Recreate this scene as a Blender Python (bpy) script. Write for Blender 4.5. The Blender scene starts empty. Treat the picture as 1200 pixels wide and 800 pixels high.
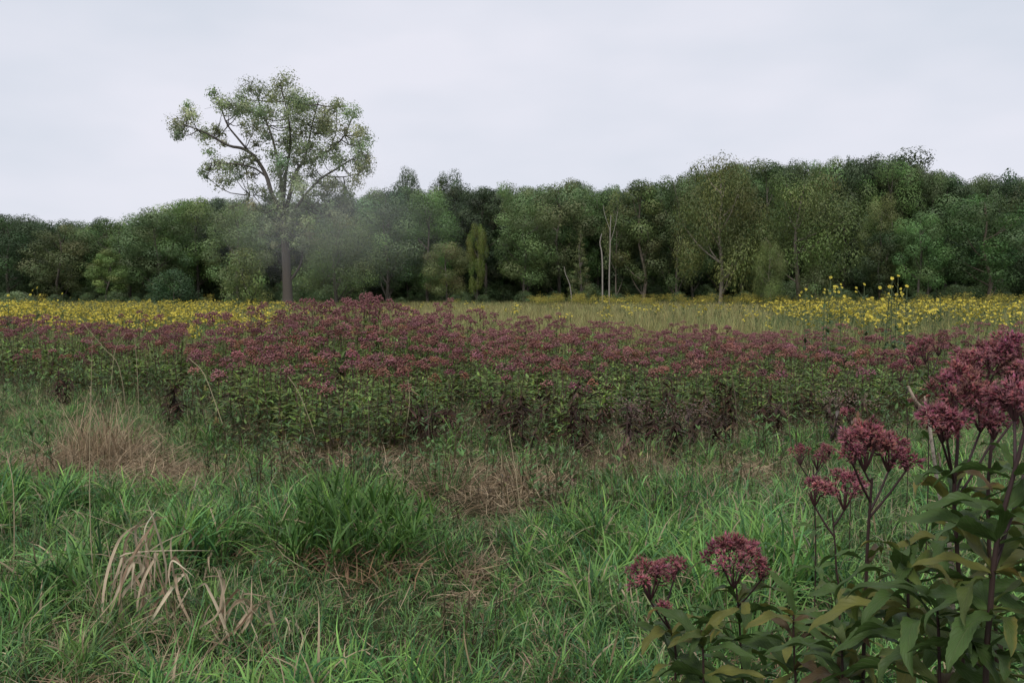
import bpy, math, random
import numpy as np
from mathutils import Vector, Matrix, Euler

# ------------------------------------------------------------------ camera, world, sun, exposure
SC = bpy.context.scene
COL = SC.collection
EYE = 2.0
PITCH = math.radians(3.32)
cam_d = bpy.data.cameras.new('camera')
cam_d.sensor_width = 36.0
cam_d.lens = 30.0
cam_d.clip_start = 0.05
cam_d.clip_end = 5000.0
cam = bpy.data.objects.new('camera', cam_d)
COL.objects.link(cam)
cam.location = (0, 0, EYE)
cam.rotation_euler = (math.pi / 2 - PITCH, 0, 0)
SC.camera = cam

SUN_EL, SUN_AZ = math.radians(52), math.radians(200)      # high behind the photographer, veiled by cloud
w = bpy.data.worlds.new('World')
SC.world = w
w.use_nodes = True
nt = w.node_tree
for n in list(nt.nodes):
    nt.nodes.remove(n)
N = nt.nodes.new
L = nt.links.new
out = N('ShaderNodeOutputWorld')
bg = N('ShaderNodeBackground')
bg.inputs['Strength'].default_value = 0.1
sky = N('ShaderNodeTexSky')
sky.sky_type = 'NISHITA'
sky.sun_disc = False
sky.sun_elevation = SUN_EL
sky.sun_rotation = SUN_AZ
tc = N('ShaderNodeTexCoord')
mp = N('ShaderNodeMapping')
mp.inputs['Scale'].default_value = (1.0, 1.0, 2.6)
nz = N('ShaderNodeTexNoise')
nz.inputs['Scale'].default_value = 2.1
nz.inputs['Detail'].default_value = 4.0
nz.inputs['Roughness'].default_value = 0.5
rp = N('ShaderNodeValToRGB')
rp.color_ramp.elements[0].position = 0.36
rp.color_ramp.elements[0].color = (5.0 / 10, 5.3 / 10, 5.95 / 10, 1)
rp.color_ramp.elements[1].position = 0.60
rp.color_ramp.elements[1].color = (5.95 / 10, 5.98 / 10, 6.6 / 10, 1)
sc10 = N('ShaderNodeVectorMath')
sc10.operation = 'SCALE'
sc10.inputs['Scale'].default_value = 10.0
mx = N('ShaderNodeMixRGB')
mx.inputs['Fac'].default_value = 0.97
L(tc.outputs['Generated'], mp.inputs['Vector'])
L(mp.outputs['Vector'], nz.inputs['Vector'])
L(nz.outputs['Fac'], rp.inputs['Fac'])
L(rp.outputs['Color'], sc10.inputs[0])
L(sky.outputs['Color'], mx.inputs['Color1'])
L(sc10.outputs['Vector'], mx.inputs['Color2'])
L(mx.outputs['Color'], bg.inputs['Color'])
L(bg.outputs['Background'], out.inputs['Surface'])

sun_d = bpy.data.lights.new('sun', 'SUN')
sun_d.energy = 1.5
sun_d.angle = math.radians(18)
sun_d.color = (1.0, 0.96, 0.9)
sun = bpy.data.objects.new('sun', sun_d)
COL.objects.link(sun)
sd = Vector((math.sin(SUN_AZ) * math.cos(SUN_EL), math.cos(SUN_AZ) * math.cos(SUN_EL), math.sin(SUN_EL)))
sun.rotation_euler = sd.to_track_quat('Z', 'Y').to_euler()
sun.location = (0, 0, 40)

vs = SC.view_settings
vs.view_transform = 'Standard'
vs.look = 'None'
vs.exposure = 0.46
vs.gamma = 1.0
vs.use_curve_mapping = False
SC.render.engine = 'CYCLES'
cy = SC.cycles
cy.max_bounces = 6
cy.diffuse_bounces = 3
cy.glossy_bounces = 2
cy.transmission_bounces = 4
cy.transparent_max_bounces = 4
cy.volume_bounces = 1

RNG = np.random.default_rng(11)
random.seed(5)
PI = math.pi


# ------------------------------------------------------------------ where a pixel of the photograph lies in the place
def at(px, py, D):
    """world point seen at photo pixel (px, py) at distance D along +Y"""
    xc, yc = (px - 600) / 1000.0, (400 - py) / 1000.0
    dy = math.cos(PITCH) + yc * math.sin(PITCH)
    dz = -math.sin(PITCH) + yc * math.cos(PITCH)
    s = D / dy
    return Vector((xc * s, D, EYE + dz * s))


def ground_z(x, y):
    x = np.asarray(x, float)
    y = np.asarray(y, float)
    z = 0.05 * np.sin(x * 1.3 + 0.6 * y) * np.cos(y * 0.9 - 0.4 * x) + 0.035 * np.sin(2.7 * x + 1.1) * np.sin(2.1 * y)
    z = z + 0.04 * np.sin(0.21 * x) * np.cos(0.17 * y + 1)
    r = np.clip((y - 108) / 90.0, 0, 1)
    z = z + r * r * (3 - 2 * r) * (3.0 + 6.0 / (1 + np.exp(-(x - 8) / 14.0)))
    return z


def gz(x, y):
    return float(ground_z(x, y))


def on_ground(px, D):
    x = (px - 600) / 1000.0 * D
    return Vector((x, D, gz(x, D)))


# ------------------------------------------------------------------ mesh helpers
def make_mesh(name, chunks, mats, smooth=True):
    """chunks: (V (n,3), F (m,3|4), col (n,3), uv (n,2)|None, material index)"""
    vs_, cols, uvs, lv, ls, lt, mi = [], [], [], [], [], [], []
    off = 0
    lo = 0
    for ch in chunks:
        V, F, C = ch[0], ch[1], ch[2]
        U = ch[3] if len(ch) > 3 else None
        m = ch[4] if len(ch) > 4 else 0
        if len(V) == 0:
            continue
        V = np.asarray(V, np.float32).reshape(-1, 3)
        F = np.asarray(F, np.int32)
        k = F.shape[1]
        C = np.broadcast_to(np.asarray(C, np.float32), (len(V), 3))
        vs_.append(V)
        cols.append(C)
        uvs.append(np.zeros((len(V), 2), np.float32) if U is None else np.asarray(U, np.float32))
        lv.append((F + off).ravel())
        ls.append(np.arange(len(F)) * k + lo)
        lt.append(np.full(len(F), k))
        mi.append(np.full(len(F), m))
        off += len(V)
        lo += F.size
    V = np.concatenate(vs_)
    lv = np.concatenate(lv).astype(np.int32)
    ls = np.concatenate(ls).astype(np.int32)
    mi = np.concatenate(mi).astype(np.int32)
    me = bpy.data.meshes.new(name)
    me.vertices.add(len(V))
    me.vertices.foreach_set('co', V.ravel())
    me.loops.add(len(lv))
    me.loops.foreach_set('vertex_index', lv)
    me.polygons.add(len(ls))
    me.polygons.foreach_set('loop_start', ls)
    me.polygons.foreach_set('material_index', mi)
    me.polygons.foreach_set('use_smooth', np.full(len(ls), smooth))
    a = me.attributes.new('Col', 'FLOAT_COLOR', 'POINT')
    C = np.concatenate(cols)
    a.data.foreach_set('color', np.concatenate([C, np.ones((len(C), 1), np.float32)], 1).ravel())
    uvl = me.uv_layers.new(name='UVMap')
    U = np.concatenate(uvs)[lv]
    uvl.data.foreach_set('uv', U.astype(np.float32).ravel())
    for m in mats:
        me.materials.append(m)
    me.update(calc_edges=True)
    if any(len(c) > 5 for c in chunks):
        me.normals_split_custom_set_from_vertices(np.concatenate([c[5] for c in chunks if len(c[0])]))
    return me


def ribbons(base, az, length, width, lean0, bend, nseg=4, prof='blade', c0=(0.1, 0.1, 0.1), c1=None, daz=0.0, twist=0.0, power=1.2, fold=0.0, rng=RNG):
    """N curved leaves at once. Angles from the vertical; returns a chunk."""
    base = np.asarray(base, float).reshape(-1, 3)
    n = len(base)
    f = lambda a: np.broadcast_to(np.asarray(a, float), (n,))[:, None]
    t = np.linspace(0, 1, nseg + 1)[None, :]
    th = f(lean0) + f(bend) * t ** power
    a = f(az) + f(daz) * t
    d = np.stack([np.sin(th) * np.cos(a), np.sin(th) * np.sin(a), np.cos(th)], -1)
    step = (f(length) / nseg)[..., None]
    mid = (d[:, 1:] + d[:, :-1]) / 2 * step
    p = np.concatenate([np.zeros((n, 1, 3)), np.cumsum(mid, 1)], 1) + base[:, None, :]
    side = np.stack([-np.sin(a), np.cos(a), np.zeros_like(a)], -1)
    nor = np.cross(side, d)
    tw = (f(twist) * t)[..., None]
    s2 = side * np.cos(tw) + nor * np.sin(tw)
    n2 = np.cross(s2, d)
    if prof == 'blade':
        pr = np.clip(1 - t ** 2.2, 0.03, 1) * (0.55 + 0.45 * np.minimum(1, t * 4))
    elif prof == 'leaf':
        pr = np.clip(np.sin(PI * np.clip(t * 0.97 + 0.03, 0, 1) ** 0.72), 0.04, 1)
    else:
        pr = 1 - 0.6 * t
    wv = (f(width) * pr / 2)[..., None]
    tc_ = np.broadcast_to(t, th.shape)
    c0 = np.broadcast_to(np.asarray(c0, float), (n, 3))
    c1 = c0 if c1 is None else np.broadcast_to(np.asarray(c1, float), (n, 3))
    cc = c0[:, None, :] * (1 - tc_[..., None]) + c1[:, None, :] * tc_[..., None]
    if fold:
        rows = [p - s2 * wv + n2 * wv * fold, p, p + s2 * wv + n2 * wv * fold]
        us = [0.0, 0.5, 1.0]
    else:
        rows = [p - s2 * wv, p + s2 * wv]
        us = [0.0, 1.0]
    k = len(rows)
    V = np.stack(rows, 2)                      # n, seg+1, k, 3
    C = np.repeat(cc[:, :, None, :], k, 2)
    U = np.stack([np.broadcast_to(np.array(us)[None, None, :], V.shape[:3]), np.broadcast_to(tc_[:, :, None], V.shape[:3])], -1)
    idx = np.arange(n * (nseg + 1) * k).reshape(n, nseg + 1, k)
    F = np.stack([idx[:, :-1, :-1], idx[:, :-1, 1:], idx[:, 1:, 1:], idx[:, 1:, :-1]], -1).reshape(-1, 4)
    return V.reshape(-1, 3), F, C.reshape(-1, 3), U.reshape(-1, 2)


def tube(pts, rad, sides=6, col=(0.1, 0.1, 0.1), col1=None):
    P = np.asarray([tuple(q) for q in pts], float)
    n = len(P)
    T = np.gradient(P, axis=0)
    T /= np.linalg.norm(T, axis=1)[:, None] + 1e-9
    ref = np.array([0.31, 0.95, 0.05])
    A = np.cross(T, ref)
    A /= np.linalg.norm(A, axis=1)[:, None] + 1e-9
    B = np.cross(T, A)
    ang = np.arange(sides) / sides * 2 * PI
    R = np.broadcast_to(np.asarray(rad, float), (n,))
    V = P[:, None, :] + R[:, None, None] * (np.cos(ang)[None, :, None] * A[:, None, :] + np.sin(ang)[None, :, None] * B[:, None, :])
    idx = np.arange(n * sides).reshape(n, sides)
    nx = np.roll(idx, -1, 1)
    F = np.stack([idx[:-1], nx[:-1], nx[1:], idx[1:]], -1).reshape(-1, 4)
    t = np.linspace(0, 1, n)[:, None]
    c0 = np.asarray(col, float)
    c1 = c0 if col1 is None else np.asarray(col1, float)
    C = np.repeat(c0 * (1 - t) + c1 * t, sides, 0)
    V = V.reshape(-1, 3)
    U = np.stack([np.tile(ang / (2 * PI), n), np.repeat(np.linspace(0, 1, n), sides)], -1)
    return V, F, C, U


def smooth_path(pts, n=10):
    P = [Vector(p) for p in pts]
    P = [P[0] * 2 - P[1]] + P + [P[-1] * 2 - P[-2]]
    o = []
    seg = len(P) - 3
    for i in range(n + 1):
        u = i / n * seg
        k = min(int(u), seg - 1)
        t = u - k
        a, b, c, d = P[k], P[k + 1], P[k + 2], P[k + 3]
        o.append(0.5 * ((2 * b) + (c - a) * t + (2 * a - 5 * b + 4 * c - d) * t * t + (3 * b - a - 3 * c + d) * t ** 3))
    return o


def spindles(pos, dirs, length, rad, c0, c1, sides=5):
    """small buds: a base point, a ring, a tip"""
    pos = np.asarray(pos, float).reshape(-1, 3)
    n = len(pos)
    d = np.asarray(dirs, float)
    d = d / (np.linalg.norm(d, axis=1)[:, None] + 1e-9)
    A = np.cross(d, np.array([0.37, 0.62, 0.69]))
    A /= np.linalg.norm(A, axis=1)[:, None] + 1e-9
    B = np.cross(d, A)
    ln = np.broadcast_to(np.asarray(length, float), (n,))[:, None]
    r = np.broadcast_to(np.asarray(rad, float), (n,))[:, None, None]
    ang = np.arange(sides) / sides * 2 * PI
    ring = pos[:, None, :] + (d * ln * 0.55)[:, None, :] + r * (np.cos(ang)[None, :, None] * A[:, None] + np.sin(ang)[None, :, None] * B[:, None])
    V = np.concatenate([pos[:, None], ring, (pos + d * ln)[:, None]], 1)
    b = (np.arange(n) * (sides + 2))[:, None]
    k = np.arange(sides)[None, :]
    k2 = (k + 1) % sides
    F = np.concatenate([np.stack([b + 0 * k, b + 1 + k2, b + 1 + k], -1).reshape(-1, 3),
                        np.stack([b + sides + 1 + 0 * k, b + 1 + k, b + 1 + k2], -1).reshape(-1, 3)])
    c0 = np.broadcast_to(np.asarray(c0, float), (n, 3))
    c1 = np.broadcast_to(np.asarray(c1, float), (n, 3))
    C = np.concatenate([c0[:, None], np.repeat((c0 * .5 + c1 * .5)[:, None], sides, 1), c1[:, None]], 1)
    return V.reshape(-1, 3), F, C.reshape(-1, 3), None


def vary(c, n, dv=0.25, dh=0.12, rng=RNG):
    """n colours round c: brightness and a little hue"""
    c = np.asarray(c, float)
    v = np.exp(rng.normal(0, dv, (n, 1)))
    h = 1 + rng.normal(0, dh, (n, 3))
    return np.clip(c * v * np.clip(h, .5, 1.6), 0.002, 0.9)


def mixc(a, b, f):
    f = np.asarray(f, float)[:, None]
    return np.asarray(a) * (1 - f) + np.asarray(b) * f


# ------------------------------------------------------------------ materials (base colour comes from the piece itself)
def foliage(name, rough=0.5, trans=0.3, spec=0.35, patch=None, rnd=0.35, bump=0.0):
    m = bpy.data.materials.new(name)
    m.use_nodes = True
    t = m.node_tree
    t.nodes.clear()
    n = t.nodes.new
    l = t.links.new
    o = n('ShaderNodeOutputMaterial')
    at_ = n('ShaderNodeAttribute')
    at_.attribute_name = 'Col'
    oi = n('ShaderNodeObjectInfo')
    mul = n('ShaderNodeMixRGB')
    mul.blend_type = 'MULTIPLY'
    mul.inputs['Fac'].default_value = 1
    l(at_.outputs['Color'], mul.inputs['Color1'])
    l(oi.outputs['Color'], mul.inputs['Color2'])
    hs = n('ShaderNodeHueSaturation')
    mr = n('ShaderNodeMapRange')
    mr.inputs['To Min'].default_value = 1 - rnd
    mr.inputs['To Max'].default_value = 1 + rnd
    l(oi.outputs['Random'], mr.inputs['Value'])
    l(mr.outputs['Result'], hs.inputs['Value'])
    l(mul.outputs['Color'], hs.inputs['Color'])
    last = hs.outputs['Color']
    if patch:                                   # patches of the field that have dried or greened
        pc, ps, lo, hi, fmax = patch
        ge = n('ShaderNodeNewGeometry')
        nn = n('ShaderNodeTexNoise')
        nn.inputs['Scale'].default_value = ps
        nn.inputs['Detail'].default_value = 3
        l(ge.outputs['Position'], nn.inputs['Vector'])
        mr2 = n('ShaderNodeMapRange')
        mr2.inputs['From Min'].default_value = lo
        mr2.inputs['From Max'].default_value = hi
        mr2.inputs['To Max'].default_value = fmax
        l(nn.outputs['Fac'], mr2.inputs['Value'])
        mm = n('ShaderNodeMixRGB')
        l(mr2.outputs['Result'], mm.inputs['Fac'])
        l(last, mm.inputs['Color1'])
        mm.inputs['Color2'].default_value = (*pc, 1)
        last = mm.outputs['Color']
    p = n('ShaderNodeBsdfPrincipled')
    p.inputs['Roughness'].default_value = rough
    p.inputs['Specular IOR Level'].default_value = spec
    l(last, p.inputs['Base Color'])
    if bump:
        g2 = n('ShaderNodeTexCoord')
        n2 = n('ShaderNodeTexNoise')
        n2.inputs['Scale'].default_value = 14
        n2.inputs['Detail'].default_value = 5
        l(g2.outputs['Object'], n2.inputs['Vector'])
        bp = n('ShaderNodeBump')
        bp.inputs['Strength'].default_value = bump
        bp.inputs['Distance'].default_value = 0.05
        l(n2.outputs['Fac'], bp.inputs['Height'])
        l(bp.outputs['Normal'], p.inputs['Normal'])
    if trans > 0:
        tr = n('ShaderNodeBsdfTranslucent')
        l(last, tr.inputs['Color'])
        ms = n('ShaderNodeMixShader')
        ms.inputs['Fac'].default_value = trans
        l(p.outputs['BSDF'], ms.inputs[1])
        l(tr.outputs['BSDF'], ms.inputs[2])
        l(ms.outputs['Shader'], o.inputs['Surface'])
    else:
        l(p.outputs['BSDF'], o.inputs['Surface'])
    return m


M_GRASS = foliage('grass_blade', rough=0.5, trans=0.2, spec=0.2, patch=((0.2, 0.17, 0.085), 0.55, 0.55, 0.75, 0.3), rnd=0.3)
M_TUFT = foliage('tussock_blade', rough=0.5, trans=0.3, spec=0.25, rnd=0.2)
M_STRAW = foliage('dry_straw', rough=0.7, trans=0.2, spec=0.2, rnd=0.2)
M_MEADOW = foliage('meadow_stem', rough=0.6, trans=0.3, spec=0.2, patch=((0.3, 0.27, 0.1), 0.06, 0.4, 0.65, 0.5), rnd=0.25)
M_LEAF = foliage('herb_leaf', rough=0.55, trans=0.28, spec=0.2, rnd=0.3)
M_STEM = foliage('herb_stem', rough=0.55, trans=0.0, spec=0.3, rnd=0.2)
M_PETAL = foliage('petal', rough=0.7, trans=0.25, spec=0.15, rnd=0.2)
M_TREE = foliage('tree_leaf', rough=0.55, trans=0.3, spec=0.3, rnd=0.12)
M_BARK = foliage('bark', rough=0.9, trans=0.0, spec=0.15, rnd=0.15, bump=0.8)
M_DEAD = foliage('dead_leaf', rough=0.8, trans=0.12, spec=0.15, rnd=0.25)


def big_leaf_mat():
    m = bpy.data.materials.new('joe_pye_leaf')
    m.use_nodes = True
    t = m.node_tree
    t.nodes.clear()
    n = t.nodes.new
    l = t.links.new
    o = n('ShaderNodeOutputMaterial')
    p = n('ShaderNodeBsdfPrincipled')
    p.inputs['Roughness'].default_value = 0.55
    p.inputs['Specular IOR Level'].default_value = 0.28
    oi = n('ShaderNodeObjectInfo')
    uv = n('ShaderNodeUVMap')
    sp = n('ShaderNodeSeparateXYZ')
    l(uv.outputs['UV'], sp.inputs[0])

    def math_(op, a, b=None, c=None):
        q = n('ShaderNodeMath')
        q.operation = op
        for i, x in enumerate((a, b, c)):
            if x is None:
                continue
            if isinstance(x, (int, float)):
                q.inputs[i].default_value = x
            else:
                l(x, q.inputs[i])
        return q.outputs[0]
    across = math_('ABSOLUTE', math_('MULTIPLY_ADD', sp.outputs[0], 2.0, -1.0))     # 0 midrib .. 1 margin
    ph = math_('MULTIPLY_ADD', sp.outputs[1], 11.0, math_('MULTIPLY', across, -2.6))
    saw = math_('ABSOLUTE', math_('SUBTRACT', math_('FRACT', ph), 0.5))
    vein = math_('MAXIMUM', math_('SUBTRACT', 1.0, math_('MULTIPLY', saw, 11.0)), math_('SUBTRACT', 1.0, math_('MULTIPLY', across, 14.0)))
    vein = math_('MAXIMUM', vein, 0.0)
    tcn = n('ShaderNodeTexCoord')
    ad = n('ShaderNodeVectorMath')
    ad.operation = 'ADD'
    l(tcn.outputs['Object'], ad.inputs[0])
    cmb = n('ShaderNodeCombineXYZ')
    l(math_('MULTIPLY', oi.outputs['Random'], 31.0), cmb.inputs[0])
    l(cmb.outputs[0], ad.inputs[1])
    nn = n('ShaderNodeTexNoise')
    nn.inputs['Scale'].default_value = 26
    nn.inputs['Detail'].default_value = 4
    l(ad.outputs[0], nn.inputs['Vector'])
    n3 = n('ShaderNodeTexNoise')
    n3.inputs['Scale'].default_value = 9
    n3.inputs['Detail'].default_value = 3
    l(ad.outputs[0], n3.inputs['Vector'])
    # yellowing towards margin and tip, brown blotches at the very edge
    edge = math_('ADD', math_('MULTIPLY', across, 0.45), math_('MULTIPLY', sp.outputs[1], 0.35))
    yel = math_('MULTIPLY_ADD', n3.outputs['Fac'], 2.6, math_('SUBTRACT', edge, 1.85))
    yel = math_('ADD', yel, math_('MULTIPLY_ADD', oi.outputs['Alpha'], 1.1, -0.75))
    q1 = n('ShaderNodeClamp')
    l(math_('MULTIPLY', yel, 2.2), q1.inputs[0])
    brn = math_('SUBTRACT', math_('ADD', math_('MULTIPLY', yel, 0.9), math_('MULTIPLY', nn.outputs['Fac'], 1.3)), 1.05)
    q2 = n('ShaderNodeClamp')
    l(math_('MULTIPLY', brn, 3.5), q2.inputs[0])
    m0 = n('ShaderNodeMixRGB')
    m0.blend_type = 'MULTIPLY'
    m0.inputs['Fac'].default_value = 0.75
    l(oi.outputs['Color'], m0.inputs['Color1'])
    rr = n('ShaderNodeValToRGB')
    rr.color_ramp.elements[0].color = (0.4, 0.45, 0.4, 1)
    rr.color_ramp.elements[1].color = (1.5, 1.45, 1.2, 1)
    l(nn.outputs['Fac'], rr.inputs['Fac'])
    l(rr.outputs['Color'], m0.inputs['Color2'])
    m1 = n('ShaderNodeMixRGB')
    l(q1.outputs[0], m1.inputs['Fac'])
    l(m0.outputs['Color'], m1.inputs['Color1'])
    m1.inputs['Color2'].default_value = (0.2, 0.155, 0.035, 1)
    m2 = n('ShaderNodeMixRGB')
    l(q2.outputs[0], m2.inputs['Fac'])
    l(m1.outputs['Color'], m2.inputs['Color1'])
    m2.inputs['Color2'].default_value = (0.07, 0.035, 0.018, 1)
    m3 = n('ShaderNodeMixRGB')
    l(math_('MULTIPLY', vein, 0.34), m3.inputs['Fac'])
    l(m2.outputs['Color'], m3.inputs['Color1'])
    m3.inputs['Color2'].default_value = (0.16, 0.18, 0.08, 1)
    l(m3.outputs['Color'], p.inputs['Base Color'])
    bp = n('ShaderNodeBump')
    bp.inputs['Strength'].default_value = 0.5
    bp.inputs['Distance'].default_value = 0.003
    l(math_('MULTIPLY_ADD', nn.outputs['Fac'], 0.6, math_('MULTIPLY', vein, -0.8)), bp.inputs['Height'])
    l(bp.outputs['Normal'], p.inputs['Normal'])
    tr = n('ShaderNodeBsdfTranslucent')
    l(m3.outputs['Color'], tr.inputs['Color'])
    ms = n('ShaderNodeMixShader')
    ms.inputs['Fac'].default_value = 0.22
    l(p.outputs['BSDF'], ms.inputs[1])
    l(tr.outputs['BSDF'], ms.inputs[2])
    l(ms.outputs['Shader'], o.inputs['Surface'])
    return m


M_BIGLEAF = big_leaf_mat()


def ground_mat():
    m = bpy.data.materials.new('meadow_ground')
    m.use_nodes = True
    t = m.node_tree
    n = t.nodes.new
    l = t.links.new
    p = t.nodes['Principled BSDF']
    p.inputs['Roughness'].default_value = 0.95
    p.inputs['Specular IOR Level'].default_value = 0.1
    ge = n('ShaderNodeNewGeometry')
    a = n('ShaderNodeTexNoise')
    a.inputs['Scale'].default_value = 7
    a.inputs['Detail'].default_value = 8
    b = n('ShaderNodeTexNoise')
    b.inputs['Scale'].default_value = 0.5
    b.inputs['Detail'].default_value = 4
    l(ge.outputs['Position'], a.inputs['Vector'])
    l(ge.outputs['Position'], b.inputs['Vector'])
    r1 = n('ShaderNodeValToRGB')
    r1.color_ramp.elements[0].position = .35
    r1.color_ramp.elements[0].color = (0.012, 0.010, 0.006, 1)
    r1.color_ramp.elements[1].position = .7
    r1.color_ramp.elements[1].color = (0.05, 0.036, 0.02, 1)
    l(a.outputs['Fac'], r1.inputs['Fac'])
    mm = n('ShaderNodeMixRGB')
    l(b.outputs['Fac'], mm.inputs['Fac'])
    l(r1.outputs['Color'], mm.inputs['Color1'])
    mm.inputs['Color2'].default_value = (0.03, 0.045, 0.015, 1)
    l(mm.outputs['Color'], p.inputs['Base Color'])
    bp = n('ShaderNodeBump')
    bp.inputs['Strength'].default_value = 0.7
    l(a.outputs['Fac'], bp.inputs['Height'])
    l(bp.outputs['Normal'], p.inputs['Normal'])
    return m


# ------------------------------------------------------------------ object helpers
def link(name, me, parent=None, loc=(0, 0, 0), rot=(0, 0, 0), scale=(1, 1, 1), color=None):
    o = bpy.data.objects.new(name, me)
    COL.objects.link(o)
    o.location = loc
    o.rotation_euler = rot
    o.scale = scale
    if color is not None:
        o.color = color if len(color) == 4 else (*color, 1)
    if parent is not None:
        o.parent = parent
    return o


def tag(o, label, cat, group=None, kind=None):
    o['label'] = label
    o['category'] = cat
    if group:
        o['group'] = group
    if kind:
        o['kind'] = kind
    return o


def thing(name, label, cat, loc=(0, 0, 0), rz=0.0, group=None, scale=(1, 1, 1)):
    return tag(link(name, None, None, loc, (0, 0, rz), scale), label, cat, group)


def copy_tree(o, parent=None):
    c = o.copy()
    COL.objects.link(c)
    if parent is not None:
        c.parent = parent
    for ch in list(o.children):
        copy_tree(ch, c)
    return c


def scatter(name, sources, pts, rots, scl, idx, label, cat):
    """one object of many unlinked tuft meshes stood on points (geometry nodes)"""
    col = bpy.data.collections.new(name + '_sources')
    for k, me in enumerate(sources):
        so = bpy.data.objects.new('%s_tuft_%03d' % (name, k), me)
        col.objects.link(so)
    me = bpy.data.meshes.new(name)
    me.from_pydata([tuple(p) for p in np.asarray(pts, float)], [], [])
    a = me.attributes.new('rot', 'FLOAT_VECTOR', 'POINT')
    a.data.foreach_set('vector', np.asarray(rots, np.float32).ravel())
    a = me.attributes.new('scl', 'FLOAT_VECTOR', 'POINT')
    a.data.foreach_set('vector', np.asarray(scl, np.float32).ravel())
    a = me.attributes.new('idx', 'INT', 'POINT')
    a.data.foreach_set('value', np.asarray(idx, np.int32))
    o = link(name, me)
    g = bpy.data.node_groups.new(name + '_scatter', 'GeometryNodeTree')
    g.interface.new_socket('Geometry', in_out='INPUT', socket_type='NodeSocketGeometry')
    g.interface.new_socket('Geometry', in_out='OUTPUT', socket_type='NodeSocketGeometry')
    n = g.nodes.new
    gi, go = n('NodeGroupInput'), n('NodeGroupOutput')
    ci = n('GeometryNodeCollectionInfo')
    ci.inputs['Collection'].default_value = col
    ci.inputs['Separate Children'].default_value = True
    ci.inputs['Reset Children'].default_value = True
    ip = n('GeometryNodeInstanceOnPoints')
    ip.inputs['Pick Instance'].default_value = True

    def attr(nm, ty):
        q = n('GeometryNodeInputNamedAttribute')
        q.data_type = ty
        q.inputs['Name'].default_value = nm
        return [s for s in q.outputs if s.enabled and s.name == 'Attribute'][0]
    l = g.links.new
    l(gi.outputs[0], ip.inputs['Points'])
    l(ci.outputs[0], ip.inputs['Instance'])
    l(attr('idx', 'INT'), ip.inputs['Instance Index'])
    e2r = n('FunctionNodeEulerToRotation')
    l(attr('rot', 'FLOAT_VECTOR'), e2r.inputs[0])
    l(e2r.outputs[0], ip.inputs['Rotation'])
    l(attr('scl', 'FLOAT_VECTOR'), ip.inputs['Scale'])
    l(ip.outputs[0], go.inputs[0])
    md = o.modifiers.new('scatter', 'NODES')
    md.node_group = g
    return tag(o, label, cat, None, 'stuff')


# smooth value noise on the plan, for patchiness
_gr = np.random.default_rng(3).random((64, 64))


def vnoise(x, y, s):
    x = np.asarray(x, float) / s
    y = np.asarray(y, float) / s
    xi, yi = np.floor(x).astype(int), np.floor(y).astype(int)
    fx, fy = x - xi, y - yi
    fx, fy = fx * fx * (3 - 2 * fx), fy * fy * (3 - 2 * fy)
    g = lambda a, b: _gr[a % 64, b % 64]
    return (g(xi, yi) * (1 - fx) + g(xi + 1, yi) * fx) * (1 - fy) + (g(xi, yi + 1) * (1 - fx) + g(xi + 1, yi + 1) * fx) * fy


# ------------------------------------------------------------------ ground
def build_ground():
    ys = np.concatenate([np.linspace(-8, 30, 96), np.linspace(31, 120, 70), np.linspace(125, 260, 40), [400, 800, 1600, 3000]])
    xs = np.concatenate([[-3000, -1200, -500, -250], np.linspace(-150, -26, 50), np.linspace(-25, 25, 126), np.linspace(26, 150, 50), [250, 500, 1200, 3000]])
    X, Y = np.meshgrid(xs, ys)
    Z = ground_z(X, Y)
    V = np.stack([X, Y, Z], -1).reshape(-1, 3)
    idx = np.arange(X.size).reshape(X.shape)
    F = np.stack([idx[:-1, :-1], idx[:-1, 1:], idx[1:, 1:], idx[1:, :-1]], -1).reshape(-1, 4)
    me = make_mesh('ground', [(V, F, (0.05, 0.05, 0.03))], [ground_mat()])
    o = link('ground', me)
    o['kind'] = 'structure'
    o['label'] = 'gently uneven brown and green meadow ground under the grass'


build_ground()

# outline of the flower patch, by bearing u (photo column) -> front and back distance and head height
U_ = np.array([-150, 0, 150, 220, 270, 340, 420, 500, 600, 750, 900, 1000, 1100, 1350])
FRONT = np.array([16.5, 16.5, 15.5, 13, 10.2, 9.6, 9.7, 10.3, 10.9, 11.1, 11.6, 12.6, 13.6, 15.0])
BACK = np.array([23, 23, 23, 22, 21, 20.5, 21, 22, 23.5, 24.5, 24, 22.5, 21.5, 21])
YF = np.array([405, 405, 405, 415, 440, 440, 445, 440, 432, 432, 428, 420, 415, 410])
YB = np.array([366, 366, 368, 366, 353, 345, 341, 349, 371, 375, 376, 378, 380, 380])


def bearing(x, y):
    return np.asarray(x) / np.asarray(y) * 1000 + 600


def patch_frac(x, y):
    u = bearing(x, y)
    f, b = np.interp(u, U_, FRONT), np.interp(u, U_, BACK)
    return (y - f) / (b - f)


def patch_height(x, y):
    u = bearing(x, y)
    q = np.clip(patch_frac(x, y), 0, 1) ** 0.75
    ty = np.interp(u, U_, YF) * (1 - q) + np.interp(u, U_, YB) * q
    return EYE - (ty - 342) / 1000.0 * y


def jitter_grid(x0, x1, y0, y1, s, rng):
    xs = np.arange(x0, x1, s)
    ys = np.arange(y0, y1, s)
    X, Y = np.meshgrid(xs, ys)
    X = X.ravel() + rng.uniform(-.5, .5, X.size) * s
    Y = Y.ravel() + rng.uniform(-.5, .5, Y.size) * s
    return X, Y


def in_view(x, y, margin=2.5, side=0.62):
    return np.abs(x) < side * y + margin

# ------------------------------------------------------------------ trees
LEAFC = np.array([0.112, 0.165, 0.072])
BARKC = np.array([0.13, 0.115, 0.095])


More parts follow.
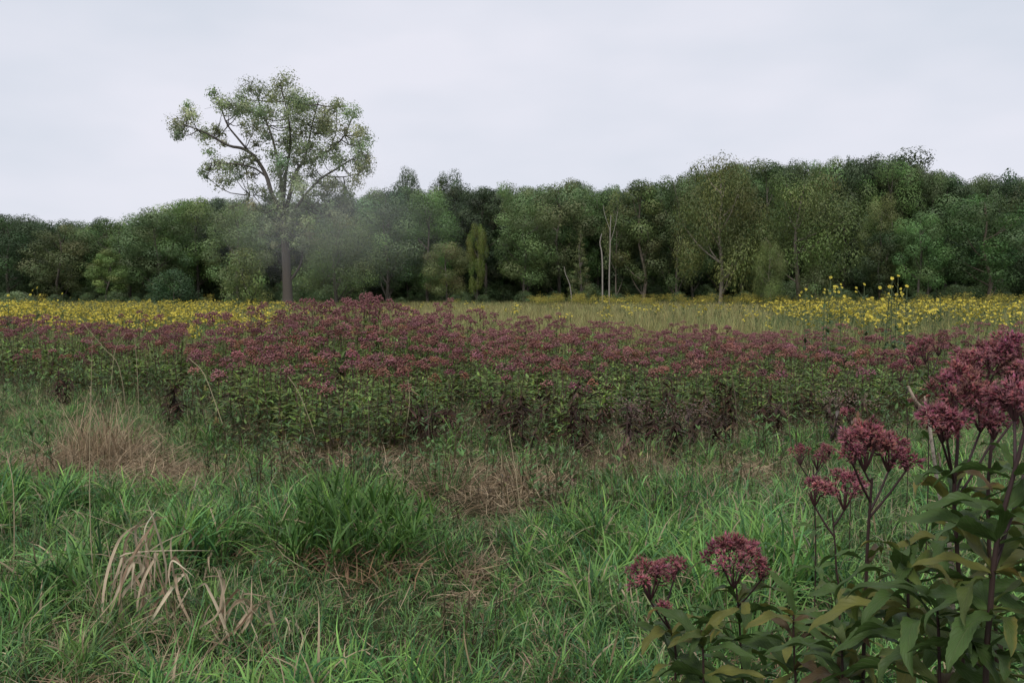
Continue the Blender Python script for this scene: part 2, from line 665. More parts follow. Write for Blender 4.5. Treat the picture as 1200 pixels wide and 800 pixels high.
def leaf_quads(P, nrm, size, C, aspect=0.62, hang=0.0, rng=RNG):
    n = len(P)
    nrm = nrm / (np.linalg.norm(nrm, axis=1)[:, None] + 1e-9)
    t = rng.normal(0, 1, (n, 3))
    if hang:
        t = t * (1 - hang) + np.array([0, 0, -1.0]) * hang * 2
    t = t - nrm * np.sum(t * nrm, 1)[:, None]
    t /= np.linalg.norm(t, axis=1)[:, None] + 1e-9
    b = np.cross(nrm, t)
    s = np.broadcast_to(np.asarray(size, float), (n,))[:, None]
    flip = np.sum(np.cross(b, t) * nrm, 1) > 0
    b = np.where(flip[:, None], b, -b)
    a = P - t * s * 0.5
    d = P + t * s * 0.5 - nrm * s * 0.12
    e = P + b * s * 0.5 * aspect - t * s * 0.06
    f = P - b * s * 0.5 * aspect - t * s * 0.06
    V = np.stack([a, e, d, f], 1).reshape(-1, 3)
    F = np.arange(n * 4).reshape(n, 4)
    return V, F, np.repeat(C, 4, 0), None


def lobe_leaves(cen, rad, count, size, flat, col, rng, hang=0.0, fill=0.6, up=0.55, aspect=0.62, soft=0.35):
    d = rng.normal(0, 1, (count, 3))
    d /= np.linalg.norm(d, axis=1)[:, None]
    r = rad * (fill + (1.12 - fill) * rng.random(count) ** 0.7)
    # ragged surface so that no lobe is a smooth ball
    r = r * (1 + 0.22 * np.sin(d[:, 0] * 7 + cen[0] * 3) * np.sin(d[:, 1] * 6 + cen[1] * 5) * np.sin(d[:, 2] * 6 + 1))
    P = np.asarray(cen) + d * r[:, None] * np.array([1, 1, flat])
    if hang:
        P[:, 2] -= rng.random(count) ** 2 * rad * hang
    nr = d * 1.3 + rng.normal(0, 0.26, (count, 3)) + np.array([0, 0, up])
    tint = vary(col, 1, 0.2, 0.06, rng)[0]
    C = vary(tint, count, 0.08, 0.04, rng)
    q = leaf_quads(P, nr, size * np.exp(rng.normal(0, .25, count)), C, aspect, hang * 0.7, rng)
    # leaves of one bough shade together, as a mass
    nn = d * 1.0 + nr * soft + np.array([0, 0, .3])
    nn /= np.linalg.norm(nn, axis=1)[:, None]
    return (*q, 0, np.repeat(nn, 4, 0))


def tree_proto(name, seed, H=15.0, W=9.0, base=0.16, style='round', lobes=26, per=520, size=0.215, trunk_r=0.24, trunkc=BARKC):
    rng = np.random.default_rng(seed)
    ch, tk = [], []
    wob = rng.normal(0, 0.25, (5, 2))
    axis = smooth_path([(wob[i, 0] * (i > 0), wob[i, 1] * (i > 0), H * f) for i, f in enumerate((-0.02, .25, .5, .72, .92))], 10)
    tk.append(tube(axis, np.linspace(trunk_r, 0.04, 11), 7, trunkc))
    cens = []
    for i in range(lobes):
        f = (i + rng.random()) / lobes
        if style == 'round':
            R = (max(0.0, math.sin(PI * (0.06 + 0.90 * f)))) ** 0.6
        elif style == 'oak':
            R = (max(0.0, math.sin(PI * (0.12 + 0.84 * f ** 1.3)))) ** 0.5
        elif style == 'tall':
            R = (max(0.0, math.sin(PI * (0.10 + 0.86 * f)))) ** 0.8
        elif style == 'willow':
            R = (max(0.0, math.sin(PI * (0.2 + 0.75 * f)))) ** 0.55
        elif style == 'cone':
            R = 1.02 - f
        else:
            R = (max(0.0, math.sin(PI * (0.25 + 0.72 * f)))) ** 0.6
        az = i * 2.399 + rng.normal(0, .5)
        rr = W / 2 * R * (0.5 + 0.42 * rng.random() ** 0.6) * (0.85 + .3 * rng.random())
        z = H * (base + (1 - base) * f * 0.95)
        lr = W * (0.13 + 0.10 * rng.random()) * (0.75 + 0.35 * R)
        if style == 'sparse':
            lr *= 0.8
        if style == 'cone':
            lr = W * 0.13 * (0.5 + R)
        c = np.array([rr * math.cos(az), rr * math.sin(az), z])
        cens.append((c, lr))
        hang = 0.9 if style == 'willow' else 0.0
        n = int(per * (lr / (W * 0.17)) ** 2)
        ch.append(lobe_leaves(c, lr, max(20, n), size, 0.72 if style != 'cone' else 0.45, LEAFC, rng, hang, aspect=0.4 if style in ('willow', 'cone') else 0.62))
    for c, lr in cens[::3]:
        z0 = max(H * 0.12, c[2] - 0.35 * np.hypot(c[0], c[1]) - H * 0.12)
        k = min(int(z0 / H / 0.92 * 10), 9)
        a = axis[k]
        m = (np.array(a) * 0.45 + c * 0.55) + np.array([0, 0, -0.03 * H])
        tk.append(tube(smooth_path([a, m, c], 5), np.linspace(trunk_r * 0.42, 0.03, 6), 5, trunkc))
    tme = make_mesh(name + '_trunk', tk, [M_BARK])
    cme = make_mesh(name + '_crown', ch, [M_TREE])
    return tme, cme


PROTO = {
    'round': [tree_proto('leafy_tree', 1, base=0.2), tree_proto('leafy_tree', 2, base=0.2, lobes=26), tree_proto('leafy_tree', 3, base=0.16, lobes=34)],
    'oak': [tree_proto('spreading_tree', 4, style='oak', base=0.24), tree_proto('spreading_tree', 5, style='oak', base=0.28, lobes=26)],
    'tall': [tree_proto('slender_tree', 6, W=7, style='tall', base=0.22, lobes=28), tree_proto('slender_tree', 7, W=6.5, style='tall', base=0.2, lobes=26)],
    'willow': [tree_proto('willow', 8, style='willow', base=0.30, lobes=36, per=480, size=0.23), tree_proto('willow', 9, style='willow', base=0.27, lobes=36, per=480, size=0.23)],
    'sparse': [tree_proto('open_tree', 10, style='sparse', base=0.35, lobes=30, per=170, size=0.27)],
    'cone': [tree_proto('conifer', 12, W=6, style='cone', base=0.08, lobes=70, per=130, size=0.26)],
    'bush': [tree_proto('bush', 13, H=6, W=6, style='bush', base=0.02, lobes=34, per=150, size=0.22, trunk_r=.1), tree_proto('bush', 14, H=6, W=6, style='bush', base=0.05, lobes=30, per=150, size=0.22, trunk_r=.1)],
}
PDIM = {'round': (15, 9), 'oak': (15, 9), 'tall': (15, 6.8), 'willow': (15, 9), 'sparse': (15, 9), 'cone': (15, 6), 'bush': (6, 6)}
_pc = {}


def place_tree(name, label, px, top, hw, D, style, tint=(1, 1, 1), group=None, bark=(1, 1, 1), cat='tree', sink=0.0):
    """a tree whose crown spans hw photo pixels either side of px and tops out at row `top` when seen from the camera"""
    p = on_ground(px, D)
    H0, W0 = PDIM[style]
    h = at(px, top, D).z - p.z
    wd = 2 * hw / 1000.0 * D
    k = _pc.get(style, 0)
    _pc[style] = k + 1
    tme, cme = PROTO[style][k % len(PROTO[style])]
    r = random.uniform(0, 6.28)
    t = thing(name, label, cat, p, r, group, (wd / W0, wd / W0, h / H0))
    link('trunk', tme, t, color=(*bark, 1))
    j = [random.uniform(.9, 1.1) for _ in range(3)]
    link('crown', cme, t, color=tuple(a * b for a, b in zip(tint, j)))
    return t


DK, MD, LT = (0.5, 0.56, 0.53), (1.12, 1.12, 0.95), (1.6, 1.5, 1.2)
OL, PALE, YG = (1.22, 1.15, 0.85), (1.7, 1.6, 1.6), (1.45, 1.35, 0.75)
PB = (2.2, 2.15, 2.1)
TREES = [
    # name, label, px, top row, half width, distance, style, tint, bark
    ('leafy_tree', 'dark leafy tree at the far left end of the woodland, cut by the photo edge', 12, 254, 38, 108, 'round', DK, (1, 1, 1)),
    ('leafy_tree', 'broad mid green tree in the low left woodland, second from the left end', 72, 262, 36, 106, 'round', MD, (1, 1, 1)),
    ('sapling', 'small pale green tree standing low in front of the dark left woodland', 128, 291, 19, 101, 'tall', LT, (1, 1, 1)),
    ('leafy_tree', 'rounded dark tree behind the small pale tree in the left woodland', 140, 257, 36, 110, 'oak', MD, (1, 1, 1)),
    ('leafy_tree', 'tall dull green tree where the left woodland begins to rise', 188, 244, 36, 108, 'round', MD, (1, 1, 1)),
    ('leafy_tree', 'light green tree with a high crown left of the lone cottonwood', 232, 233, 36, 112, 'oak', LT, (1, 1, 1)),
    ('leafy_tree', 'pale rounded tree just behind the bushy olive shrub and the lone cottonwood', 280, 240, 34, 104, 'round', LT, (1, 1, 1)),
    ('bush', 'low dark rounded bush in front of the left woodland', 203, 315, 24, 92, 'bush', DK, (1, 1, 1)),
    ('bushy_shrub', 'upright olive green shrub on a short dark stem left of the cottonwood trunk', 288, 292, 25, 78, 'bush', OL, (.5, .5, .5)),
    ('bush', 'pale grey green bush at the left edge of the yellow flower field', 20, 341, 20, 70, 'bush', PALE, (1, 1, 1)),
    ('leafy_tree', 'pale misty green tree with a low skirt of leaves right of the cottonwood trunk', 396, 252, 44, 98, 'willow', LT, (1, 1, 1)),
    ('leafy_tree', 'dark bulky tree between the pale misty tree and the small thin trunked tree', 452, 222, 38, 106, 'round', MD, (1, 1, 1)),
    ('open_tree', 'dark open tree top poking above the woodland, left one of a close pair', 480, 196, 18, 124, 'round', DK, (1, 1, 1)),
    ('open_tree', 'dark open tree top poking above the woodland, right one of a close pair', 524, 198, 22, 124, 'oak', DK, (1, 1, 1)),
    ('leafy_tree', 'deep green full tree below the pair of open dark tree tops', 502, 224, 32, 108, 'round', MD, (1, 1, 1)),
    ('sapling', 'small grey green tree on a thin straight trunk in front of dark wood', 523, 284, 24, 96, 'oak', OL, (1.2, 1.2, 1.2)),
    ('yellowing_tree', 'small tree with yellow green leaves in the middle of the dark woodland', 560, 261, 11, 103, 'oak', YG, (1, 1, 1)),
    ('leafy_tree', 'dark tree behind the yellowing tree', 568, 220, 30, 110, 'tall', DK, (1, 1, 1)),
    ('leafy_tree', 'bright fresh green dome shaped tree right of the yellowing tree', 614, 237, 35, 104, 'oak', (1.2, 1.35, 1.1), (1, 1, 1)),
    ('leafy_tree', 'tall rounded tree above and right of the bright dome shaped tree', 655, 210, 38, 110, 'round', MD, (1, 1, 1)),
    ('conical_tree', 'small pointed grey green tree left of the pale broken snag', 680, 265, 14, 101, 'cone', OL, (1, 1, 1)),
    ('thin_tree', 'thin brownish half bare tree crown above the two pale dead trunks', 722, 222, 16, 107, 'sparse', (1.5, 1.1, .9), (1.3, 1.25, 1.2)),
    ('leafy_tree', 'leafy tree with slanting limbs right of the pale dead trunks', 752, 210, 30, 106, 'tall', MD, (1.6, 1.5, 1.4)),
    ('leafy_tree', 'dense mid green tree left of the big olive willow', 792, 203, 34, 106, 'round', MD, (1, 1, 1)),
    ('willow', 'tall olive green willow on pale trunks, the highest crown right of centre', 843, 183, 46, 94, 'willow', OL, PB),
    ('willow', 'broad dome shaped olive willow right of the tallest willow', 938, 203, 56, 92, 'willow', OL, (1.4, 1.35, 1.3)),
    ('sapling', 'small pale willow sapling low in front of the dome shaped willow', 901, 281, 17, 88, 'willow', OL, PB),
    ('sapling', 'low round green sapling at the right foot of the dome shaped willow', 955, 312, 20, 90, 'bush', MD, (1, 1, 1)),
    ('conifer', 'dark pointed conifer tip rising from the skyline right of the willows', 990, 175, 16, 132, 'cone', DK, (1, 1, 1)),
    ('large_tree', 'large dark domed tree on the skyline right of the conifer tip', 1040, 176, 52, 122, 'oak', DK, (1, 1, 1)),
    ('leafy_tree', 'small olive domed tree below the large dark skyline tree', 1031, 229, 22, 106, 'round', OL, (1, 1, 1)),
    ('leafy_tree', 'bright mid green tree standing low on the right below the skyline dome', 1076, 249, 28, 101, 'oak', (1.05, 1.25, 1.05), (1, 1, 1)),
    ('leafy_tree', 'very dark low tree filling the gap right of the dome shaped willow', 1030, 268, 26, 104, 'round', DK, (1, 1, 1)),
    ('leafy_tree', 'tall dull tree right of the large skyline dome', 1105, 205, 34, 114, 'tall', MD, (1, 1, 1)),
    ('leafy_tree', 'wide deep green tree on a single brown trunk near the right edge', 1155, 226, 46, 98, 'oak', (0.75, 0.92, 0.72), (1.0, .95, .85)),
    ('open_tree', 'open dark tree with sky showing through its top near the right edge', 1178, 201, 26, 128, 'sparse', DK, (1, 1, 1)),
    ('leafy_tree', 'dark tree running out of the photo at the right edge', 1215, 212, 36, 106, 'round', DK, (1, 1, 1)),
]
for nm, lab, px, top, hw, D, st, ti, bk in TREES:
    place_tree(nm, lab, px, top, hw * 1.08, D, st, ti, None, bk, 'bush' if st == 'bush' else 'tree')

SKY_U = np.array([-200, 0, 60, 110, 150, 200, 250, 300, 380, 440, 480, 540, 600, 660, 740, 780, 830, 900, 985, 1060, 1095, 1150, 1200, 1400])
SKY_Y = np.array([250, 250, 258, 256, 252, 237, 229, 230, 228, 220, 212, 214, 216, 210, 214, 205, 188, 186, 184, 182, 200, 203, 206, 208])
zones = [(-60, 330, 'dark leafy tree packed into the low woodland left of the lone cottonwood', 'woodland trees left of the cottonwood'),
         (330, 700, 'dark leafy tree packed into the woodland between the cottonwood and the pale snags', 'woodland trees in the middle of the wood'),
         (700, 1280, 'dark leafy tree packed into the high woodland right of the pale snags', 'woodland trees on the right of the wood')]
rr_ = random.Random(8)
for u0, u1, lab, grp in zones:
    u = u0
    while u < u1:
        top = float(np.interp(u, SKY_U, SKY_Y)) + rr_.uniform(-2, 10)
        st = rr_.choice(['round', 'round', 'oak', 'tall'])
        D = rr_.uniform(113, 121)
        t_ = rr_.choice([DK, MD, MD, DK, LT if u < 700 else MD])
        place_tree('woodland_tree', lab, u, top, rr_.uniform(24, 36), D, st, t_, grp)
        u += rr_.uniform(22, 32)


def snag(label, pts, D, r0, r1, twigs=()):
    t = thing('dead_snag', label, 'dead tree', on_ground(pts[0][0], D))
    loc = t.location
    P = [at(px, py, D) - loc for px, py in pts]
    P[0] = Vector((P[0].x, P[0].y, -0.1))
    link('trunk', make_mesh('snag_trunk', [tube(smooth_path(P, 9), np.linspace(r0, r1, 10), 7, (0.27, 0.245, 0.215))], [M_BARK]), t)
    for tw in twigs:
        Q = [at(px, py, D) - loc + Vector((0, .1 * i, 0)) for i, (px, py) in enumerate(tw)]
        link('branch', make_mesh('snag_branch', [tube(smooth_path(Q, 5), np.linspace(r1 * .7, .02, 6), 5, (0.36, 0.33, 0.28))], [M_BARK]), t)


snag('broken pale dead trunk without bark, the left one of two in the dark wood', [(706, 352), (706, 315), (705, 295), (703, 285), (705, 274)], 99, .10, .05)
snag('taller pale dead trunk with a bare fork, right of the broken one', [(714, 352), (714, 320), (715, 290), (715, 272), (716, 252)], 99, .10, .04, [[(715, 285), (721, 265), (724, 248)], [(715, 270), (709, 252), (707, 240)]])
snag('pale leaning bare limb low in the dark wood left of the pale snags', [(671, 352), (668, 335), (663, 322), (661, 312)], 100, .07, .03)


def cottonwood():
    D = 80.0
    rng = np.random.default_rng(21)
    t = thing('cottonwood', 'lone tall cottonwood with a wide open crown standing in the meadow', 'tree', on_ground(337, D))
    loc = t.location
    q = lambda px, py, o=0.0: at(px, py, D + o) - loc
    bc, bc2 = (0.115, 0.1, 0.085), (0.085, 0.075, 0.065)

    def limb(name, pts, r0, r1, dep=0.0):
        n = len(pts)
        P = [q(x + rng.normal(0, 1.6) * (0 < i < n - 1), y + rng.normal(0, 1.6) * (0 < i < n - 1), dep * (i / max(1, n - 1)) ** 1.2) for i, (x, y) in enumerate(pts)]
        r0 *= .68
        sp = smooth_path(P, 3 * n)
        link(name, make_mesh('cottonwood_' + name, [tube(sp, np.linspace(r0, r1, len(sp)), 8 if r0 > .2 else 6, bc, bc2)], [M_BARK]), t)
        return [np.array(v) for v in sp]
    S = []
    tr = smooth_path([q(337, 362), q(337, 345), q(336, 320), q(334.5, 290), q(333, 265), q(331.5, 240)], 14)
    link('trunk', make_mesh('cottonwood_trunk', [tube(tr, np.array([.8, .58, .49, .45, .43, .41, .39, .38, .37, .35, .33, .31, .28, .25, .2]), 12, bc, bc)], [M_BARK]), t)
    S += [np.array(v) for v in tr[9:]]
    for a in [
        ([(332, 250), (322, 226), (312, 207), (300, 186), (285, 173), (268, 170), (252, 163), (238, 154), (218, 147)], .34, .05, -1.0),
        ([(292, 178), (277, 161), (267, 145), (258, 120), (252, 108)], .17, .04, 1.5),
        ([(313, 208), (296, 198), (272, 190), (248, 191)], .15, .04, -2.5),
        ([(332, 243), (329, 212), (324, 182), (318, 155), (308, 130), (299, 104)], .28, .05, 2.5),
        ([(332, 240), (335, 203), (338, 172), (336, 140), (328, 98)], .28, .05, -2.0),
        ([(333, 252), (344, 217), (352, 196), (366, 185), (385, 177), (402, 162), (413, 138)], .3, .05, 1.0),
        ([(356, 192), (362, 166), (366, 140), (374, 116)], .17, .04, -2.5),
        ([(334, 264), (349, 236), (372, 212), (392, 197), (414, 186), (430, 181)], .24, .04, -2.0),
        ([(380, 206), (399, 207), (420, 204)], .12, .03, 2.0),
        ([(334, 272), (347, 251), (365, 240), (386, 222)], .15, .03, 3.0),
        ([(332, 262), (320, 244), (308, 232), (293, 229)], .12, .03, 2.0),
        ([(386, 177), (392, 155), (396, 135), (394, 118)], .1, .03, 1.5),
    ]:
        S += limb('limb', *a)
    limb('dead_stub', [(339, 330), (345, 318), (352, 304), (355, 286)], .2, .07, -.6)
    S = np.array(S)
    LB = [(211, 146, 13), (205, 154, 8), (225, 129, 12), (220, 118, 7), (239, 150, 13), (253, 146, 9), (250, 104, 10), (262, 118, 13), (284, 109, 13), (276, 128, 9), (305, 101, 15), (326, 96, 14), (318, 110, 12), (344, 106, 15), (365, 116, 15), (382, 127, 16), (396, 117, 10), (414, 127, 13), (424, 148, 11), (414, 162, 11),
          (386, 148, 13), (358, 138, 17), (335, 128, 17), (302, 127, 15), (286, 140, 9), (312, 155, 11), (340, 160, 15), (330, 185, 14), (365, 165, 13), (400, 183, 12), (421, 176, 13), (431, 194, 11), (434, 178, 7), (417, 206, 13), (393, 211, 12), (365, 199, 11), (354, 217, 13), (379, 223, 13), (407, 222, 11), (242, 192, 9), (256, 186, 12), (277, 187, 12), (236, 197, 6),
          (268, 207, 11), (295, 199, 10), (309, 219, 9), (290, 229, 8), (330, 211, 11), (345, 243, 12), (371, 243, 11), (322, 240, 9), (350, 120, 12), (300, 145, 8), (372, 150, 10), (347, 185, 10), (262, 163, 8), (318, 175, 13), (345, 205, 13), (330, 228, 13), (358, 228, 13), (385, 236, 11), (400, 230, 10), (312, 226, 9), (340, 255, 11), (360, 256, 10), (322, 195, 12), (350, 172, 14), (376, 180, 12), (392, 168, 10), (300, 165, 9), (290, 120, 12), (318, 128, 13), (352, 152, 14), (310, 252, 8), (298, 240, 8), (316, 262, 9), (352, 268, 10), (366, 266, 10), (334, 272, 8), (378, 256, 10), (306, 268, 7), (392, 246, 9), (345, 282, 7), (322, 282, 6), (328, 222, 10), (288, 178, 10), (338, 112, 12), (376, 136, 12), (404, 148, 12), (420, 192, 10)]
    ch, tw = [], []
    cw = np.array([0.25, 0.30, 0.155])
    for (x, y, r) in LB:
        for rep in range(2):
            o = rng.normal(0, 2.2)
            c = np.array(q(min(430, max(208, x + rng.normal(0, 9) * rep)), y + 5 + (4 + rng.normal(0, 7)) * rep, o))
            R = r * D / 1000 * (0.95 if rep == 0 else 1.15)
            ch.append(lobe_leaves(c, R, int((320, 260)[rep] * (R / 1.0) ** 1.7) + 30, 0.15, 0.95, cw * (1.0 + .1 * rng.normal()), rng, fill=(.1, .0)[rep], up=.25, aspect=.8, soft=1.2))
            k = np.argmin(np.linalg.norm(S - c, axis=1) + 0.6 * np.maximum(0, S[:, 2] - c[2]))
            a = S[k]
            m = a * .5 + c * .5 + np.array([0, 0, -.12 * np.linalg.norm(c - a)])
            tw.append(tube(smooth_path([a, m, c], 5), np.linspace(.06, .018, 6), 4, bc2))
            for _ in range(3):
                e = c + rng.normal(0, R * .6, 3)
                tw.append(tube([m * .3 + c * .7, (c + e) / 2 + .05, e], [.025, .018, .01], 3, bc2))
    link('crown', make_mesh('cottonwood_crown', ch, [M_TREE]), t)
    o = link('twigs', make_mesh('cottonwood_twigs', tw, [M_BARK]), t)
    o['kind'] = 'stuff'


cottonwood()


def merged(a, b, name):
    """one mesh of trunk and crown, for the mass of the wood behind"""
    ch = []
    mats = [M_BARK, M_TREE]
    for k, me in enumerate((a, b)):
        V = np.empty(len(me.vertices) * 3, np.float32)
        me.vertices.foreach_get('co', V)
        Fv = np.empty(len(me.loops), np.int32)
        me.loops.foreach_get('vertex_index', Fv)
        C = np.empty(len(me.vertices) * 4, np.float32)
        me.attributes['Col'].data.foreach_get('color', C)
        ch.append((V.reshape(-1, 3), Fv.reshape(-1, 4), C.reshape(-1, 4)[:, :3], None, k))
    return make_mesh(name, ch, mats)


MASS = [merged(*PROTO['round'][0], 'wood_mass'), merged(*PROTO['round'][2], 'wood_mass'), merged(*PROTO['oak'][0], 'wood_mass'), merged(*PROTO['tall'][0], 'wood_mass')]
BUSHM = [merged(*PROTO['bush'][0], 'under_mass'), merged(*PROTO['bush'][1], 'under_mass')]


def woods_behind():
    rng = np.random.default_rng(4)
    P, R, S, I = [], [], [], []
    for D in (126, 134, 143, 153, 165):
        u = -330.0
        while u < 1530:
            top = float(np.interp(u, SKY_U, SKY_Y)) + rng.uniform(1, 16)
            p = on_ground(u, D + rng.uniform(-3, 3))
            h = at(u, top, p.y).z - p.z
            P.append(p)
            R.append((0, 0, rng.uniform(0, 6.28)))
            k = rng.uniform(.75, 1.15)
            S.append((k, k, max(.5, h / 15)))
            I.append(rng.integers(0, 4))
            u += rng.uniform(36, 56)
    # outer wings of the wood, beyond the frame on either side
    for sgn in (-1, 1):
        for _ in range(40):
            x = sgn * rng.uniform(78, 130)
            y = rng.uniform(104, 135)
            P.append((x, y, gz(x, y)))
            R.append((0, 0, rng.uniform(0, 6.28)))
            k = rng.uniform(.8, 1.2)
            S.append((k, k, k * .9))
            I.append(rng.integers(0, 4))
    scatter('woods', MASS, P, R, S, I, 'mass of dark deciduous woodland closing the view behind the first trees', 'woods')


woods_behind()


def undergrowth():
    rng = np.random.default_rng(6)
    P, R, S, I = [], [], [], []
    for _ in range(330):
        u = rng.uniform(-250, 1450)
        D = rng.uniform(99, 125)
        p = on_ground(u, D)
        k = rng.uniform(.14, .36) * (1 + .8 * (D > 108))
        P.append(p)
        R.append((0, 0, rng.uniform(0, 6.28)))
        S.append((k * 1.25, k * 1.25, k))
        I.append(rng.integers(0, 2))
    for _ in range(170):
        p = on_ground(rng.uniform(-320, 1520), rng.uniform(127, 133))
        k = rng.uniform(.7, 1.2)
        P.append(p)
        R.append((0, 0, rng.uniform(0, 6.28)))
        S.append((k * 1.3, k * 1.3, k))
        I.append(rng.integers(0, 2))
    scatter('undergrowth', BUSHM, P, R, S, I, 'low tangle of green undergrowth along the foot of the woodland edge', 'undergrowth')


undergrowth()
# ------------------------------------------------------------------ grass of the foreground
G1, G2, G3 = np.array([0.088, 0.22, 0.075]), np.array([0.15, 0.275, 0.068]), np.array([0.042, 0.115, 0.048])
STRAWC = np.array([0.38, 0.30, 0.195])
STRAWD = np.array([0.17, 0.115, 0.065])


def grass_tuft(seed, n=46, hgt=0.45, green=1.0, spread=0.13, droop=1.0):
    rng = np.random.default_rng(seed)
    ch = []
    nc = 7
    # culms
    cb = np.stack([rng.normal(0, spread, nc), rng.normal(0, spread, nc), np.full(nc, -0.03)], -1)
    caz, cl = rng.uniform(0, 6.28, nc), hgt * rng.uniform(.6, 1.1, nc)
    clean = rng.uniform(.05, .45, nc)
    ch.append(ribbons(cb, caz, cl, 0.005, clean, rng.uniform(.1, .5, nc), 3, 'stem', vary(G1 * .9 + .01, nc, .2, .1, rng)))
    # blades from the base and off the culms
    k = rng.integers(0, nc, n)
    f = rng.random(n) ** 1.2
    z = f * cl[k] * 0.75
    base = cb[k] + np.stack([np.sin(clean[k]) * np.cos(caz[k]) * z, np.sin(clean[k]) * np.sin(caz[k]) * z, np.cos(clean[k]) * z], -1)
    base[:, :2] += rng.normal(0, .02, (n, 2))
    ln = hgt * rng.uniform(.45, .95, n) * (1 - .35 * f)
    wd = rng.uniform(.007, .0155, n)
    c = mixc(G1, G2, rng.random(n))
    c = np.where(rng.random((n, 1)) < .25, G3, c) * np.exp(rng.normal(0, .22, (n, 1)))
    dry = rng.random(n) > green
    c[dry] = vary(STRAWC * .8, int(dry.sum()), .3, .08, rng)
    tip = c * np.array([1.12, 1.05, .95])
    brown = rng.random(n) < .15
    tip[brown] = STRAWC * .9
    ch.append(ribbons(base, rng.uniform(0, 6.28, n), ln, wd, rng.uniform(.1, .75, n), droop * rng.uniform(.35, 1.75, n), 5, 'blade', c, tip, rng.normal(0, .35, n), rng.normal(0, .7, n), 1.3, rng=rng))
    return make_mesh('grass_tuft', ch, [M_GRASS])


def thatch_tuft(seed, n=34, flat=1.0, L=0.38, col=STRAWC):
    rng = np.random.default_rng(seed)
    b = np.stack([rng.normal(0, .16, n), rng.normal(0, .16, n), rng.uniform(0.0, .1, n)], -1)
    c = mixc(col, STRAWD, rng.random(n)) * np.exp(rng.normal(0, .25, (n, 1)))
    return make_mesh('thatch_tuft', [ribbons(b, rng.uniform(0, 6.28, n), L * rng.uniform(.4, 1.2, n), rng.uniform(.004, .009, n), flat * rng.uniform(1.0, 1.6, n), rng.uniform(-.3, .5, n), 3, 'blade', c, c * 1.1, rng.normal(0, .5, n), rng.normal(0, 1, n), rng=rng)], [M_STRAW])


def weed_tuft(seed, col, n=30, hgt=.5, wid=.03, lean=(.5, 1.2)):
    """broad leaved herb growing up through the grass"""
    rng = np.random.default_rng(seed)
    ch = []
    for _ in range(4):
        bx, by = rng.normal(0, .1, 2)
        h = hgt * rng.uniform(.6, 1.1)
        top = (bx + rng.normal(0, .08), by + rng.normal(0, .08), h)
        ch.append(tube([(bx, by, -.03), ((bx + top[0]) / 2 + .02, (by + top[1]) / 2, h * .5), top], [.005, .004, .002], 4, (.09, .07, .04)))
        m = n // 4
        f = rng.uniform(.25, 1, m)
        b = np.stack([bx + (top[0] - bx) * f, by + (top[1] - by) * f, h * f], -1)
        ch.append(ribbons(b, rng.uniform(0, 6.28, m), wid * 3.2 * rng.uniform(.6, 1.2, m), wid * rng.uniform(.6, 1.1, m), rng.uniform(*lean, m), rng.uniform(.2, .9, m), 3, 'leaf', vary(col, m, .25, .1, rng), fold=.25, rng=rng))
    return make_mesh('weed_tuft', ch, [M_LEAF])


# where the grass has fallen and dried, by photo column, distance and size
HOLLOWS = [(on_ground(565, 8.5), .75), (on_ground(556, 5.75), .22), (on_ground(105, 9.6), .8), (on_ground(45, 3.7), .22), (on_ground(205, 8.6), .5),
           (on_ground(870, 8.8), .5), (on_ground(380, 9.4), .6), (on_ground(740, 9.2), .5)]
CLEAR = [(on_ground(172, 4.4), .25), (on_ground(285, 4.1), .22), (on_ground(418, 5.2), .6), (on_ground(556, 5.3), .3), (on_ground(100, 8.9), .8), (on_ground(570, 7.8), .9)]

DARK = []
_hr = np.random.default_rng(19)
for _k in range(46):
    _y = 2.6 + 6.5 * _hr.random() ** .8
    DARK.append((Vector((_hr.uniform(-.62, .5) * _y, _y, 0)), _hr.uniform(.10, .24)))


def dryness(x, y):
    d = 0
    for p, r in HOLLOWS:
        d = d + np.exp(-(((x - p.x) / r) ** 2 + ((y - p.y) / (r * 1.5)) ** 2))
    return np.clip(d, 0, 1)


def darkness(x, y):
    d = 0
    for p, r in DARK:
        d = d + np.exp(-(((x - p.x) / r) ** 2 + ((y - p.y) / (r * 1.5)) ** 2))
    return np.clip(d, 0, 1)


def lush_tuft(seed, n=72, hgt=.45):
    """a fuller clump: broad blades fanning out from one crown and arching over"""
    rng = np.random.default_rng(seed)
    b = np.stack([rng.normal(0, .055, n), rng.normal(0, .055, n), rng.uniform(-.03, .10, n)], -1)
    c = mixc(G1, G2, rng.random(n)) * np.exp(rng.normal(0, .2, (n, 1)))
    c = np.where(rng.random((n, 1)) < .2, G3, c)
    tip = c * [1.2, 1.1, .9]
    dry = rng.random(n) < .08
    c[dry], tip[dry] = STRAWC * .8, STRAWC
    lean = np.abs(rng.normal(0, .5, n)) + .05
    return make_mesh('lush_tuft', [ribbons(b, rng.uniform(0, 6.28, n), hgt * rng.uniform(.55, 1.15, n), rng.uniform(.010, .019, n), lean, rng.uniform(.5, 2.0, n), 6, 'blade', c, tip,
                                           rng.normal(0, .35, n), rng.normal(0, .7, n), 1.6, fold=.25, rng=rng)], [M_GRASS])


